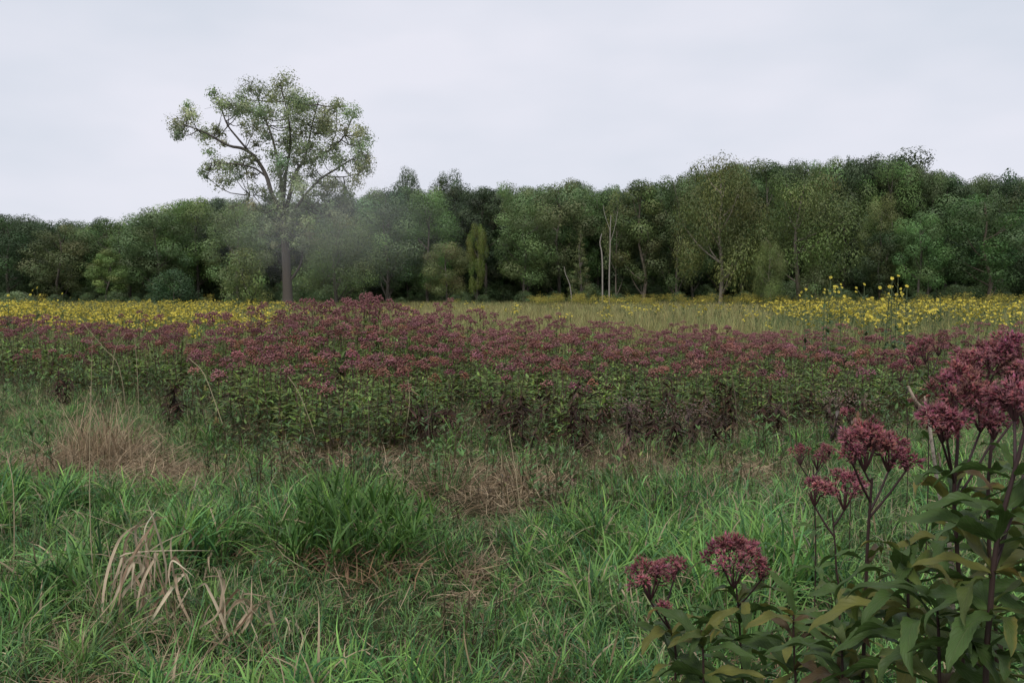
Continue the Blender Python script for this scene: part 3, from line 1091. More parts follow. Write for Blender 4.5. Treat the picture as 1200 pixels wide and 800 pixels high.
def build_grass():
    rng = np.random.default_rng(31)
    src = [grass_tuft(100 + k, 42, .40 + .03 * (k % 4), .93) for k in range(8)]
    src += [grass_tuft(120 + k, 40, .34, .5, droop=1.25) for k in range(3)]
    src += [lush_tuft(140 + k) for k in range(9)]

    def clear(x, y):
        s = 1.0
        for p, r in CLEAR:
            s = s * (1 - .6 * np.exp(-(((x - p.x) / r) ** 2 + ((y - p.y) / (r * 1.3)) ** 2)))
        return s
    # under layer of finer grass
    x, y = jitter_grid(-12, 12, 1.3, 18.5, .135, rng)
    keep = in_view(x, y, 1.7, .62)
    far = np.clip((y - 5) / 12, 0, 1)
    keep &= rng.random(x.size) > far * .4
    dr = dryness(x, y)
    keep &= rng.random(x.size) > np.maximum(dr * .88, darkness(x, y) * .92)
    pf = patch_frac(x, y)
    keep &= pf < .3
    keep &= rng.random(x.size) > np.clip(pf * 4 + .6, 0, .75)
    x, y = x[keep], y[keep]
    hn = vnoise(x + 40, y + 40, .9) * .6 + vnoise(x + 9, y + 70, .35) * .4
    s = (.32 + .8 * hn) * (1 - .35 * dryness(x, y)) * clear(x, y) * np.interp(y, [1.5, 5, 8, 10, 14], [1.0, 1.0, .95, .75, .7])
    dry = rng.random(x.size) < (.05 + .5 * dryness(x, y) + .16 * (vnoise(x, y + 20, 1.6) > .62) + .16 * np.clip((y - 6) / 4, 0, 1))
    idx = np.where(dry, rng.integers(8, 11, x.size), rng.integers(0, 8, x.size))
    # lush clumps, with hollows left between them
    x2, y2 = jitter_grid(-12, 12, 1.4, 15, .205, rng)
    n2 = vnoise(x2 + 17, y2 + 51, .75)
    pf2 = patch_frac(x2, y2)
    keep = in_view(x2, y2, 1.7, .62) & (pf2 < 0) & (rng.random(x2.size) < np.clip((n2 - .30) * 3.2, 0, 1) * np.interp(y2, [4, 8, 11], [1, .62, .3])) & (rng.random(x2.size) > np.maximum(dryness(x2, y2) * 1.1, darkness(x2, y2)))
    x2, y2, n2 = x2[keep], y2[keep], n2[keep]
    s2 = (.55 + .75 * n2) * rng.uniform(.75, 1.15, x2.size) * clear(x2, y2) * np.interp(y2, [1.5, 4, 6, 9, 12], [.75, .85, .95, .8, .6])
    x, y, s = np.concatenate([x, x2]), np.concatenate([y, y2]), np.concatenate([s, s2])
    idx = np.concatenate([idx, rng.integers(11, 20, x2.size)])
    # blades combed in loose common directions
    comb = vnoise(x + 13, y + 5, 1.4) * 2 * PI * 1.5
    tilt = .10 + .45 * vnoise(x + 31, y + 3, .8)
    rot = np.stack([-np.sin(comb) * tilt, np.cos(comb) * tilt, rng.uniform(0, 6.28, x.size)], -1)
    pts = np.stack([x, y, ground_z(x, y)], -1)
    scl = np.stack([s, s, s * rng.uniform(.75, 1.25, x.size)], -1)
    scatter('meadow_grass', src, pts, rot, scl, idx, 'lush tangled green grass covering the near meadow', 'grass')
    return x.size


print('grass tufts', build_grass())


def build_thatch():
    rng = np.random.default_rng(32)
    src = [thatch_tuft(200 + k) for k in range(6)]
    x, y = jitter_grid(-12, 12, 1.5, 16.5, .17, rng)
    keep = in_view(x, y, 1.5)
    dr = dryness(x, y)
    pf = patch_frac(x, y)
    keep &= rng.random(x.size) < np.clip(.05 + dr * .9 + .15 * (vnoise(x, y + 20, 1.6) > .66) + .22 * np.clip((y - 7) / 4, 0, 1), 0, 1)
    keep &= pf < .25
    x, y, dr = x[keep], y[keep], dr[keep]
    n = x.size
    s = rng.uniform(.6, 1.1, n)
    lift = np.where(dr > .3, .04, 0)
    scatter('dead_thatch', src, np.stack([x, y, ground_z(x, y) + lift], -1), np.stack([rng.normal(0, .15, n), rng.normal(0, .15, n), rng.uniform(0, 6.28, n)], -1),
            np.stack([s, s, s], -1), rng.integers(0, 6, n), 'flattened straw coloured dead grass lying in the hollows of the meadow', 'thatch')


build_thatch()


def build_weeds():
    rng = np.random.default_rng(33)
    src = [weed_tuft(300, (.11, .18, .06)), weed_tuft(301, (.13, .165, .06)), weed_tuft(302, (.09, .15, .065), 36, .6, .022),
           weed_tuft(303, (.11, .085, .05), 30, .6, .02, (1.2, 2.2)), weed_tuft(304, (.085, .15, .05), 40, .7, .035)]
    x, y = jitter_grid(-13, 13, 7, 19, .3, rng)
    pf = patch_frac(x, y)
    keep = in_view(x, y, 2) & (pf < .18) & (rng.random(x.size) < np.clip(1.0 + pf * 1.9, .05, .95))
    x, y = x[keep], y[keep]
    yn = 2.6 + 5.5 * rng.random(110)          # a scatter of the same weeds out in the near grass
    xn = rng.uniform(-.62, .5, 110) * yn
    x, y = np.concatenate([x, xn]), np.concatenate([y, yn])
    n = x.size
    s = rng.uniform(.6, 1.15, n) * np.where(np.arange(n) >= n - 110, .62, 1)
    u = bearing(x, y)
    idx = rng.integers(0, 5, n)
    idx = np.where((u > 500) & (rng.random(n) < .35), 3, idx)
    scatter('meadow_weeds', src, np.stack([x, y, ground_z(x, y)], -1), np.stack([rng.normal(0, .1, n), rng.normal(0, .1, n), rng.uniform(0, 6.28, n)], -1),
            np.stack([s, s, s], -1), idx, 'mixed leafy weeds and brown seed stalks growing in front of the pink flower patch', 'weeds')


build_weeds()


# ------------------------------------------------------------------ far meadow: tall pale grass, goldenrod, yellow flowers
def far_grass_tuft(seed, col, tipc, n=70, hgt=.9):
    rng = np.random.default_rng(seed)
    b = np.stack([rng.normal(0, .35, n), rng.normal(0, .35, n), np.full(n, -.05)], -1)
    c = vary(col, n, .25, .1, rng)
    return make_mesh('far_grass', [ribbons(b, rng.uniform(0, 6.28, n), hgt * rng.uniform(.6, 1.15, n), rng.uniform(.012, .028, n), rng.uniform(.02, .3, n), rng.uniform(.05, .7, n), 3, 'blade', c, vary(tipc, n, .2, .08, rng), rng=rng)], [M_MEADOW])


def build_far_meadow():
    rng = np.random.default_rng(41)
    src = [far_grass_tuft(400, (.14, .19, .065), (.32, .31, .13)), far_grass_tuft(401, (.14, .17, .06), (.34, .3, .13)), far_grass_tuft(402, (.11, .17, .06), (.19, .23, .09)),
           far_grass_tuft(403, (.11, .18, .065), (.15, .22, .08), 60, .8)]
    xs, ys = [], []
    for y0, y1, s in ((17, 32, .62), (32, 60, .95), (60, 108, 1.5)):
        x, y = jitter_grid(-85, 85, y0, y1, s, rng)
        k = in_view(x, y, 5, .66) & (patch_frac(x, y) > .9)
        xs.append(x[k])
        ys.append(y[k])
    x, y = np.concatenate(xs), np.concatenate(ys)
    n = x.size
    s = rng.uniform(.75, 1.15, n) * np.interp(y, [17, 30, 60, 110], [.95, 1.0, 1.05, 1.15])
    sw = np.interp(y, [20, 40, 100], [1.0, 1.4, 2.2])
    u = bearing(x, y)
    idx = rng.integers(0, 4, n)
    gold = (u > 440) & (u < 900)
    idx = np.where(gold & (rng.random(n) < .7), rng.integers(0, 2, n), idx)
    scatter('far_meadow_grass', src, np.stack([x, y, ground_z(x, y)], -1), np.stack([np.zeros(n), np.zeros(n), rng.uniform(0, 6.28, n)], -1), np.stack([sw, sw, s], -1), idx,
            'tall pale golden green grass of the far meadow in front of the wood', 'grass')


build_far_meadow()

YEL = np.array([0.68, 0.57, 0.09])


def daisy(center, normal, r, rng, n=9, col=YEL, disc=(.12, .07, .02)):
    """one yellow daisy flower of n rays round a disc, as chunks"""
    nv = Vector(normal).normalized()
    M = np.array(nv.to_track_quat('Z', 'Y').to_matrix())
    az = np.arange(n) / n * 6.283 + rng.uniform(0, .5)
    V, F, C, U = ribbons(np.zeros((n, 3)), az, r * rng.uniform(.85, 1.1, n), r * .5, rng.uniform(1.2, 1.5, n), rng.uniform(.0, .4, n), 2, 'leaf', vary(col, n, .12, .05, rng), rng=rng)
    V2, F2, C2, _ = spindles([(0, 0, -r * .08)], [(0, 0, 1.0)], r * .3, r * .25, disc, disc, 6)
    return [(V @ M.T + np.array(center), F, C), (V2 @ M.T + np.array(center), F2, C2)]


def sunflower_proto(seed, h=1.5, stems=3, heads=4, big=.04):
    """a leggy yellow-flowered plant; returns meshes stem, leaves and a list of flower meshes"""
    rng = np.random.default_rng(seed)
    st, lf, fl = [], [], []
    for s in range(stems):
        b = np.array([rng.normal(0, .1), rng.normal(0, .1), -.03])
        tp = b + np.array([rng.normal(0, .14), rng.normal(0, .14), h * rng.uniform(.75, 1.0)])
        mid = (b + tp) / 2 + np.array([rng.normal(0, .03), rng.normal(0, .03), 0])
        pth = smooth_path([b, mid, tp], 6)
        st.append(tube(pth, np.linspace(.007, .003, 7), 4, (.1, .13, .05)))
        m = 14
        f = np.sort(rng.uniform(.1, .9, m))
        bb = b + (tp - b) * f[:, None]
        lf.append(ribbons(bb, rng.uniform(0, 6.28, m), .15 * (1.15 - .6 * f), .045 * (1.2 - .6 * f), rng.uniform(.7, 1.3, m), rng.uniform(.2, .9, m), 3, 'leaf', vary((.075, .125, .04), m, .22, .1, rng), fold=.2, rng=rng))
        for q in range(heads):
            a = rng.uniform(0, 6.28)
            r = rng.uniform(.02, .13)
            c = tp + np.array([math.cos(a) * r, math.sin(a) * r, rng.uniform(-.12, .1)])
            j = b + (tp - b) * .86
            st.append(tube([j, (j + c) / 2 + np.array([0, 0, -.01]), c], [.003, .0025, .002], 3, (.1, .13, .05)))
            nr = np.array([rng.normal(0, .6), rng.normal(-.35, .6), .75])
            fl.append(daisy(c, nr, big * rng.uniform(.8, 1.2), rng))
    return make_mesh('yellow_stem', st, [M_STEM]), make_mesh('yellow_leaves', lf, [M_LEAF]), fl


def merge_meshes(mes, name):
    ch = []
    mats = []
    for me in mes:
        for m in me.materials:
            if m not in mats:
                mats.append(m)
        n = len(me.vertices)
        V = np.empty(n * 3, np.float32)
        me.vertices.foreach_get('co', V)
        C = np.empty(n * 4, np.float32)
        me.attributes['Col'].data.foreach_get('color', C)
        V, C = V.reshape(-1, 3), C.reshape(-1, 4)[:, :3]
        polys = {}
        for p in me.polygons:
            polys.setdefault((len(p.vertices), p.material_index), []).append(tuple(p.vertices))
        for (k, mi), F in polys.items():
            ch.append((V, np.array(F), C, None, mats.index(me.materials[mi])))
    return make_mesh(name, ch, mats)


YP = []
for k in range(5):
    s_, l_, f_ = sunflower_proto(500 + k, 1.45, 3, 5, .042)
    fm = make_mesh('yellow_flowers', [c for q in f_ for c in q], [M_PETAL])
    YP.append((s_, l_, fm, merge_meshes([s_, l_, fm], 'yellow_plant')))


def goldenrod_mesh(seed):
    rng = np.random.default_rng(seed)
    ch = []
    for s in range(7):
        bx, by = rng.normal(0, .2, 2)
        h = rng.uniform(.8, 1.15)
        ch.append(tube([(bx, by, -.03), (bx, by, h * .6), (bx + .04, by, h)], [.006, .005, .002], 3, (.1, .13, .05)))
        n = 34
        d = rng.normal(0, 1, (n, 3)) * np.array([.12, .12, .11]) + np.array([bx + .03, by, h])
        ch.append(spindles(d, rng.normal(0, 1, (n, 3)) + np.array([0, 0, .5]), .05, .018, vary((.36, .33, .08), n, .3, .12, rng), vary((.45, .40, .09), n, .3, .12, rng), 4))
        m = 12
        f = rng.uniform(.1, .85, m)
        ch.append(ribbons(np.stack([np.full(m, bx), np.full(m, by), f * h], -1), rng.uniform(0, 6.28, m), .12, .025, rng.uniform(.6, 1.3, m), .5, 2, 'leaf', vary((.075, .12, .04), m, .2, .1, rng), rng=rng))
    return make_mesh('goldenrod_tuft', ch, [M_PETAL])


def yellow_field():
    rng = np.random.default_rng(51)
    # left field, right field
    X, Y = [], []
    x, y = jitter_grid(-40, 40, 19, 78, .66, rng)
    u = bearing(x, y)
    pf = patch_frac(x, y)
    left = (u > -60) & (u < 345) & (pf > 1.0)
    dl = np.interp(y, [19, 23, 32, 45, 78], [.5, 1.0, .95, .4, .2]) * (vnoise(x, y, 6) > .2) * np.interp(u, [-60, 250, 345], [1, 1, .35])
    right = (u > 860) & (u < 1290) & (pf > .95) & (y < 70)
    drr = np.interp(y, [18, 23, 45, 70], [.45, .5, .24, .12]) * np.interp(u, [860, 940, 1300], [.1, 1, 1]) * (.35 + .65 * (vnoise(x, y, 4) > .35))
    mid = (u > 345) & (u < 860) & (y > 26) & (y < 60)
    p = np.where(left, dl, np.where(right, drr, np.where(mid, .025, 0)))
    k = rng.random(x.size) < p
    x, y, u = x[k], y[k], u[k]
    o = np.argsort(y)
    x, y, u = x[o], y[o], u[o]
    n = x.size
    s = np.where(u > 700, rng.uniform(.85, 1.15, n), rng.uniform(.7, .95, n))
    s = s * np.where(u < 60, 1.12, 1)
    idx = rng.integers(0, 5, n)
    rz = rng.uniform(0, 6.28, n)
    # the nearest 300 stand as plants of their own
    for i in range(min(300, n)):
        kk = idx[i]
        if u[i] < 345:
            lab, grp = 'leafy plant with small yellow flowers in the left field behind the pink patch', 'yellow flowered plants in the left field'
        elif u[i] > 860:
            lab, grp = 'leafy plant with yellow daisy flowers in the right field behind the pink patch', 'yellow flowered plants in the right field'
        else:
            lab, grp = 'single yellow flowered plant scattered in the pale grass behind the pink patch', 'yellow plants scattered in the pale grass'
        t = thing('yellow_wildflower', lab, 'wildflower', (x[i], y[i], gz(x[i], y[i])), rz[i], grp, (s[i] * 1.05, s[i] * 1.05, s[i]))
        link('stem', YP[kk][0], t)
        lo = link('leaves', YP[kk][1], t)
        lo['kind'] = 'stuff'
        link('flowers', YP[kk][2], t)['kind'] = 'stuff'
    if n > 300:
        x, y, s, idx, rz = x[300:], y[300:], s[300:], idx[300:], rz[300:]
        m = x.size
        wid = np.interp(y, [25, 70], [1.05, 1.5])
        scatter('yellow_flower_field', [q[3] for q in YP], np.stack([x, y, ground_z(x, y)], -1), np.stack([np.zeros(m), np.zeros(m), rz], -1),
                np.stack([s * wid, s * wid, s], -1), idx, 'drifts of yellow flowers spreading back through the far meadow', 'wildflowers')
    # goldenrod band at the foot of the wood
    P = []
    for _ in range(330):
        uu = rng.uniform(625, 1330) if rng.random() < .85 else rng.uniform(-150, 625)
        D = rng.uniform(84, 99)
        if (uu < 625 and rng.random() < .75) or rng.random() > np.interp(uu, [625, 690, 850, 1000, 1330], [1, 1, .8, .35, .25]) or float(vnoise(uu / 10, D, 3)) < .35:
            continue
        P.append(on_ground(uu, D))
    m = len(P)
    sx = rng.uniform(1.2, 2.2, m)
    scatter('goldenrod_band', [goldenrod_mesh(560), goldenrod_mesh(561)], P, np.stack([np.zeros(m), np.zeros(m), rng.uniform(0, 6.28, m)], -1),
            np.stack([sx, sx, rng.uniform(.9, 1.5, m)], -1), rng.integers(0, 2, m), 'band of yellow goldenrod along the foot of the woodland', 'goldenrod')
    return n


print('yellow plants', yellow_field())


def tall_yellow(px, topy, D, seed, label):
    """tall plant whose few flowers stand against the dark wood"""
    rng = np.random.default_rng(seed)
    p = on_ground(px, D)
    h = at(px, topy, D).z - p.z
    t = thing('tall_sunflower', label, 'wildflower', p)
    st, lf = [], []
    b = np.array([0, 0, -.04])
    tp = np.array([rng.normal(0, .06), rng.normal(0, .06), h - .04])
    st.append(tube(smooth_path([b, (b + tp) / 2 + rng.normal(0, .03, 3) * [1, 1, 0], tp], 8), np.linspace(.012, .005, 9), 5, (.09, .12, .05)))
    m = 18
    f = rng.uniform(.2, .9, m)
    lf.append(ribbons(b + (tp - b) * f[:, None], rng.uniform(0, 6.28, m), .22 * (1.2 - .7 * f), .075 * (1.2 - .6 * f), rng.uniform(.7, 1.3, m), rng.uniform(.2, .9, m), 3, 'leaf', vary((.07, .115, .045), m, .2, .1, rng), fold=.2, rng=rng))
    fl = []
    for q in range(rng.integers(5, 8)):
        a, r = rng.uniform(0, 6.28), rng.uniform(.06, .24)
        dz = rng.uniform(-.42, 0.0)
        c = tp + np.array([math.cos(a) * r, math.sin(a) * r, dz]) if q else tp + np.array([0, 0, .02])
        j = b + (tp - b) * max(.55, (c[2] - .18) / h)
        st.append(tube([j, (j + c) / 2 + np.array([0, 0, -.02]), c], [.005, .004, .003], 4, (.09, .12, .05)))
        fl.append(daisy(c, (rng.normal(0, .5), rng.normal(-.8, .4), .55), rng.uniform(.028, .042), rng, 11, YEL * .9, (.2, .15, .03)))
    link('stem', make_mesh('tall_sunflower_stem', st, [M_STEM]), t)
    o = link('leaves', make_mesh('tall_sunflower_leaves', lf, [M_LEAF]), t)
    o['kind'] = 'stuff'
    for c in fl:
        link('flower', make_mesh('tall_sunflower_flower', c, [M_PETAL]), t)


for i, (px, ty, D, lab) in enumerate([
        (945, 338, 18.5, 'yellow sunflower plant leftmost of the tall ones against the dark wood'),
        (963, 338, 17.5, 'yellow sunflower plant with flower just above the yellow field, second of the tall ones'),
        (971, 324, 17.0, 'tall yellow sunflower with its single top flower against dark wood'),
        (988, 332, 17.5, 'yellow sunflower with spreading top flower, fourth of the tall ones'),
        (1018, 332, 17.0, 'tall yellow sunflower standing alone beside a leaning stem on the right'),
        (1036, 336, 17.5, 'yellow sunflower just left of the tallest pair on the right'),
        (1046, 325, 16.5, 'tallest yellow sunflower of the right field'),
        (1052, 322, 17.0, 'yellow sunflower crowding the right side of the tallest one'),
        (1064, 334, 16.8, 'yellow sunflower with one flower to the right of the tallest one'),
        (1098, 343, 18.0, 'rightmost tall yellow sunflower above the yellow field'),
        (38, 336, 21.0, 'tall yellow sunflower standing over the left field near the pale bush'),
        (6, 345, 20.0, 'yellow sunflower at the left edge of the photo'),
        (73, 343, 22.0, 'thin pale sunflower stalk right of the tall one in the left field')]):
    tall_yellow(px, ty, D, 600 + i, lab)
# ------------------------------------------------------------------ the pink Joe-pye weed patch
PINK = np.array([0.305, 0.118, 0.125])
PINK2 = np.array([0.43, 0.225, 0.22])
PINKD = np.array([0.13, 0.052, 0.052])


def head_mesh(seed, r=.085, n=46, dull=0.0):
    rng = np.random.default_rng(seed)
    d = rng.normal(0, 1, (n, 3))
    d /= np.linalg.norm(d, axis=1)[:, None]
    rr = np.sqrt(rng.random(n))
    a = rng.uniform(0, 6.28, n)
    P = np.stack([np.cos(a) * rr * r, np.sin(a) * rr * r, (1 - rr ** 2) * r * .7 + rng.normal(0, .018, n)], -1)
    D = np.stack([np.cos(a) * rr * .8, np.sin(a) * rr * .8, np.full(n, .8)], -1) + rng.normal(0, .3, (n, 3))
    c0, c1 = vary(PINKD, n, .2, .08, rng), mixc(PINK, PINK2, rng.random(n)) * np.exp(rng.normal(0, .2, (n, 1)))
    if dull:
        c1 = c1 * (1 - dull) + np.array([.10, .055, .045]) * dull
    ch = [spindles(P, D, rng.uniform(.022, .036, n), rng.uniform(.010, .015, n), c0, c1, 5)]
    k = 8
    ak = rng.uniform(0, 6.28, k)
    ch.append(ribbons(np.tile([0, 0, -.09], (k, 1)), ak, .10, .004, .15, .8, 3, 'stem', (.09, .035, .035), rng=rng))
    return make_mesh('joe_pye_head', ch, [M_PETAL])


HEADS = [head_mesh(700 + k, .07 + .006 * k, 46) for k in range(4)] + [head_mesh(710, .075, 46, .75), head_mesh(711, .085, 46, .6)]


def clump_proto(seed, h=1.25, stems=4):
    rng = np.random.default_rng(seed)
    st, lf, hp = [], [], []
    for s in range(stems):
        a = s / stems * 6.28 + rng.uniform(0, 1)
        b = np.array([math.cos(a) * .1, math.sin(a) * .1, -.04]) + rng.normal(0, .03, 3) * [1, 1, 0]
        hh = h * rng.uniform(.8, 1.0)
        tp = np.array([b[0] + math.cos(a) * rng.uniform(.05, .22), b[1] + math.sin(a) * rng.uniform(.05, .22), hh])
        st.append(tube(smooth_path([b, b * .5 + tp * .5 - np.array([0.01, 0, 0]), tp - np.array([0, 0, .05])], 5), np.linspace(.007, .004, 6), 4, (.075, .045, .035), (.085, .035, .04)))
        hp.append((tp, rng.uniform(0, 6.28), rng.uniform(.8, 1.2)))
        nodes = int(rng.integers(6, 9))
        ph = rng.uniform(0, .08)
        for k in range(nodes):
            f = .10 + ph + (.74 - ph) * (k + rng.normal(0, .22)) / (nodes - 1)
            p = b + (tp - b) * f
            m = int(rng.integers(4, 6))
            az = np.arange(m) / m * 6.283 + k * .63 + rng.normal(0, .3, m)
            L = (.215 - .11 * max(0, f - .4) / .5) * rng.uniform(.65, 1.15, m)
            c = vary((.145, .208, .055), m, .34, .12, rng)
            old = rng.random(m) < (.25 * (f < .35))
            c[old] = vary((.19, .14, .05), int(old.sum()), .3, .1, rng)
            lf.append(ribbons(np.tile(p, (m, 1)) + rng.normal(0, .012, (m, 3)), az, L, L * .30, rng.uniform(.6, 1.4, m), rng.uniform(.2, 1.3, m), 3, 'leaf', c, rng=rng, fold=.18))
    return make_mesh('joe_pye_stems', st, [M_STEM]), make_mesh('joe_pye_leaves', lf, [M_LEAF]), hp


CL = [clump_proto(720 + k, 1.25, 3 + k % 3) for k in range(7)]
CL_FULL = []
for k, (s_, l_, hp_) in enumerate(CL):
    hv = []
    for q, (tp, rz, sc) in enumerate(hp_):
        me = HEADS[(k + q) % 4]
        c = me.copy()
        c.transform(Matrix.Translation(Vector(tp)) @ Matrix.Rotation(rz, 4, 'Z') @ Matrix.Scale(sc, 4))
        hv.append(c)
    CL_FULL.append(merge_meshes([s_, l_] + hv, 'joe_pye_clump'))


def flower_patch():
    rng = np.random.default_rng(71)
    x, y = jitter_grid(-20, 20, 10, 25, .56, rng)
    pf = patch_frac(x, y) - .2 * (vnoise(x + 50, y + 11, 1.1) - .35)
    u = bearing(x, y)
    keep = (pf > 0) & (pf < 1) & in_view(x, y, 1.6, .62) & (u > -170) & (u < 1380)
    keep &= vnoise(x + 21, y + 33, .9) > .14
    # looser at the left end and at the right end
    keep &= rng.random(x.size) < np.interp(u, [-100, 180, 260, 900, 1000, 1400], [.66, .75, .97, .95, .8, .7])
    x, y, u, pf = x[keep], y[keep], u[keep], pf[keep]
    o = np.argsort(y + rng.normal(0, .25, y.size))
    x, y, u, pf = x[o], y[o], u[o], pf[o]
    n = x.size
    h = patch_height(x, y) * rng.uniform(.74, np.where(u < 520, 1.04, 1.08), n) * (.86 + .26 * vnoise(x + 3, y + 8, 1.3))
    idx = rng.integers(0, len(CL), n)
    rz = rng.uniform(0, 6.28, n)
    for i in range(min(300, n)):
        k = idx[i]
        s_, l_, hp = CL[k]
        if u[i] < 235:
            lab, grp = 'leafy Joe-pye weed with dull mauve heads in the low left end of the patch', 'joe-pye weeds at the left end of the patch'
        elif u[i] < 500 and pf[i] < .3:
            lab, grp = 'Joe-pye weed with drooping green leaves on the front slope of the tall mound', 'joe-pye weeds on the front of the mound'
        elif u[i] < 500:
            lab, grp = 'tall Joe-pye weed with pink heads on the mound left of the patch centre', 'joe-pye weeds on top of the mound'
        elif u[i] < 980 and pf[i] < .25:
            lab, grp = 'short Joe-pye weed in the front row of the middle of the patch', 'joe-pye weeds along the front of the patch'
        elif u[i] < 980:
            lab, grp = 'Joe-pye weed with dusty mauve heads packed in the middle of the patch', 'joe-pye weeds in the middle of the patch'
        else:
            lab, grp = 'Joe-pye weed with browned mauve heads in the right end of the patch', 'joe-pye weeds at the right end of the patch'
        sz = h[i] / 1.27
        sx = .55 + .45 * sz
        t = thing('joe_pye_weed', lab, 'wildflower', (x[i], y[i], gz(x[i], y[i])), rz[i], grp, (sx, sx, sz))
        link('stems', s_, t)
        lo = link('leaves', l_, t, color=tuple(np.array([1, 1, 1]) * rng.uniform(.85, 1.15)))
        lo['kind'] = 'stuff'
        dull = u[i] > 1060 or (u[i] < 110 and rng.random() < .5) or rng.random() < .06
        for q, (tp, hr, sc) in enumerate(hp):
            if rng.random() < (.68 if pf[i] < .12 else .45 if pf[i] < .25 else .05):
                continue
            me = HEADS[4 + (k + q) % 2] if dull and rng.random() < .8 else HEADS[(k + q) % 4]
            b = rng.uniform(.7, 1.25)
            bb = rng.uniform(.8, 1.15) * (.75 if rng.random() < .2 else 1)
            link('flower_head', me, t, tuple(tp), (0, 0, hr), (sc * 1.06, sc * 1.06, sc / sz), (b, b * rng.uniform(.9, 1.15), b * bb, 1))
    if n > 300:
        sl = slice(300, n)
        sz = h[sl] / 1.27
        sx = .6 + .4 * sz
        m = sz.size
        scatter('joe_pye_patch', CL_FULL, np.stack([x[sl], y[sl], ground_z(x[sl], y[sl])], -1), np.stack([rng.normal(0, .05, m), rng.normal(0, .05, m), rz[sl]], -1),
                np.stack([sx, sx, sz], -1), idx[sl], 'mass of mauve pink Joe-pye weed heads at the back of the patch', 'wildflowers')
    return n


print('joe pye clumps', flower_patch())


# ------------------------------------------------------------------ withered plants along the front of the patch
def withered(px, D, h, seed, label, col=(.045, .028, .020), seedhead=False):
    rng = np.random.default_rng(seed)
    D *= .92
    h *= 1.05
    t = thing('withered_plant', label, 'dead plant', on_ground(px, D), 0, None, (1.35, 1.35, 1))
    st, lf = [], []
    for s in range(3):
        b = np.array([rng.normal(0, .05), rng.normal(0, .05), -.03])
        tp = b + np.array([rng.normal(0, .08), rng.normal(0, .08), h * rng.uniform(.8, 1.05)])
        st.append(tube(smooth_path([b, (b + tp) / 2 + rng.normal(0, .015, 3), tp], 5), np.linspace(.007, .003, 6), 5, np.array(col) * 1.2))
        m = 34
        f = rng.uniform(.2, .95, m)
        lf.append(ribbons(b + (tp - b) * f[:, None], rng.uniform(0, 6.28, m), rng.uniform(.07, .17, m), rng.uniform(.016, .034, m), rng.uniform(1.5, 2.4, m), rng.uniform(.2, .9, m), 3, 'leaf', vary(col, m, .35, .12, rng), twist=rng.normal(0, 1.2, m), rng=rng))
        if seedhead:
            k = 60
            d = rng.normal(0, 1, (k, 3)) * np.array([.075, .075, .06])
            lf.append(spindles(tp + d, rng.normal(0, 1, (k, 3)), .022, .007, (.16, .11, .09), vary((.30, .22, .19), k, .25, .08, rng), 4))
            lf.append(ribbons(np.tile(tp - [0, 0, .1], (14, 1)), rng.uniform(0, 6.28, 14), .15, .003, .2, .5, 2, 'stem', (.13, .09, .07), rng=rng))
    link('stems', make_mesh('withered_stems', st, [M_DEAD]), t)
    o = link('dead_leaves', make_mesh('withered_leaves', lf, [M_DEAD]), t)
    o['kind'] = 'stuff'
    return t


WITH = [(590, 10.9, .72, 'dark brown withered plant leftmost of the row in front of the patch'),
        (622, 10.8, .66, 'dark brown withered plant second from the left in the front row'),
        (668, 11.1, .98, 'tallest dark withered stalk near the middle of the front row'),
        (691, 10.9, .68, 'broad dark withered plant just right of the tallest dark stalk'),
        (741, 10.9, .7, 'dark withered plant behind the pale fluffy seed head'),
        (778, 10.8, .62, 'dark withered plant right of the pale fluffy seed head'),
        (845, 11.4, .6, 'brown withered plant standing alone toward the right of the front row'),
        (910, 11.8, .62, 'brown withered plant below the right part of the patch'),
        (205, 13.5, .7, 'dark withered stalk left of the leafy mound'),
        (196, 12.8, .55, 'short withered stalk leaning beside the dark one left of the mound'),
        (505, 11.1, .6, 'thin brown withered plant below the middle of the mound'),
        (70, 15.0, .7, 'brown withered plant at the far left below the mauve heads')]
for i, (px, D, h, lab) in enumerate(WITH):
    withered(px, D, h, 800 + i, lab)
_rw = random.Random(44)
for i in range(16):
    px_ = 470 + i * 36 + _rw.uniform(-12, 12)
    D_ = float(np.interp(px_, U_, FRONT)) + _rw.uniform(.2, .9)
    withered(px_, D_ / .92, _rw.uniform(.5, .9), 860 + i, 'thin brown withered stalk among the lower leaves along the front of the patch', (.06, .038, .025))['group'] = 'brown withered stalks along the patch front'
withered(732, 10.4, .82, 830, 'withered plant with pale pinkish brown fluffy seed heads', (.09, .06, .05), True)
withered(985, 12.0, .7, 831, 'pale brown seed headed plant near the right of the patch', (.09, .06, .05), True)
withered(812, 11.0, .66, 832, 'brown plant with small dry seed heads right of the dark withered pair', (.08, .055, .045), True)


# ------------------------------------------------------------------ thin straw stalks standing over the grass
def stalk(label, pts, D, r=.004, col=(.40, .33, .21), nod=True):
    t = thing('dry_stalk', label, 'grass stalk', on_ground(pts[0][0], D))
    loc = t.location
    P = [at(px, py, D + .08 * i) - loc for i, (px, py) in enumerate(pts)]
    P[0] = Vector((P[0].x, P[0].y, -.04))
    link('stem', make_mesh('stalk_stem', [tube(smooth_path(P, 12), np.linspace(r, r * .5, 13), 5, np.array(col) * .85, col)], [M_STRAW]), t)
    rng = np.random.default_rng(int(abs(pts[0][0] * 7 + pts[0][1])))
    n = 16
    tip = np.array(P[-1])
    pv = np.array(P[-2])
    d = (tip - pv) / np.linalg.norm(tip - pv)
    b = tip - d * rng.uniform(0, .09, n)[:, None]
    if nod:
        link('seed_head', make_mesh('stalk_seed', [spindles(b, d + rng.normal(0, .35, (n, 3)), .018, .0035, np.array(col) * .7, col, 4)], [M_STRAW]), t)


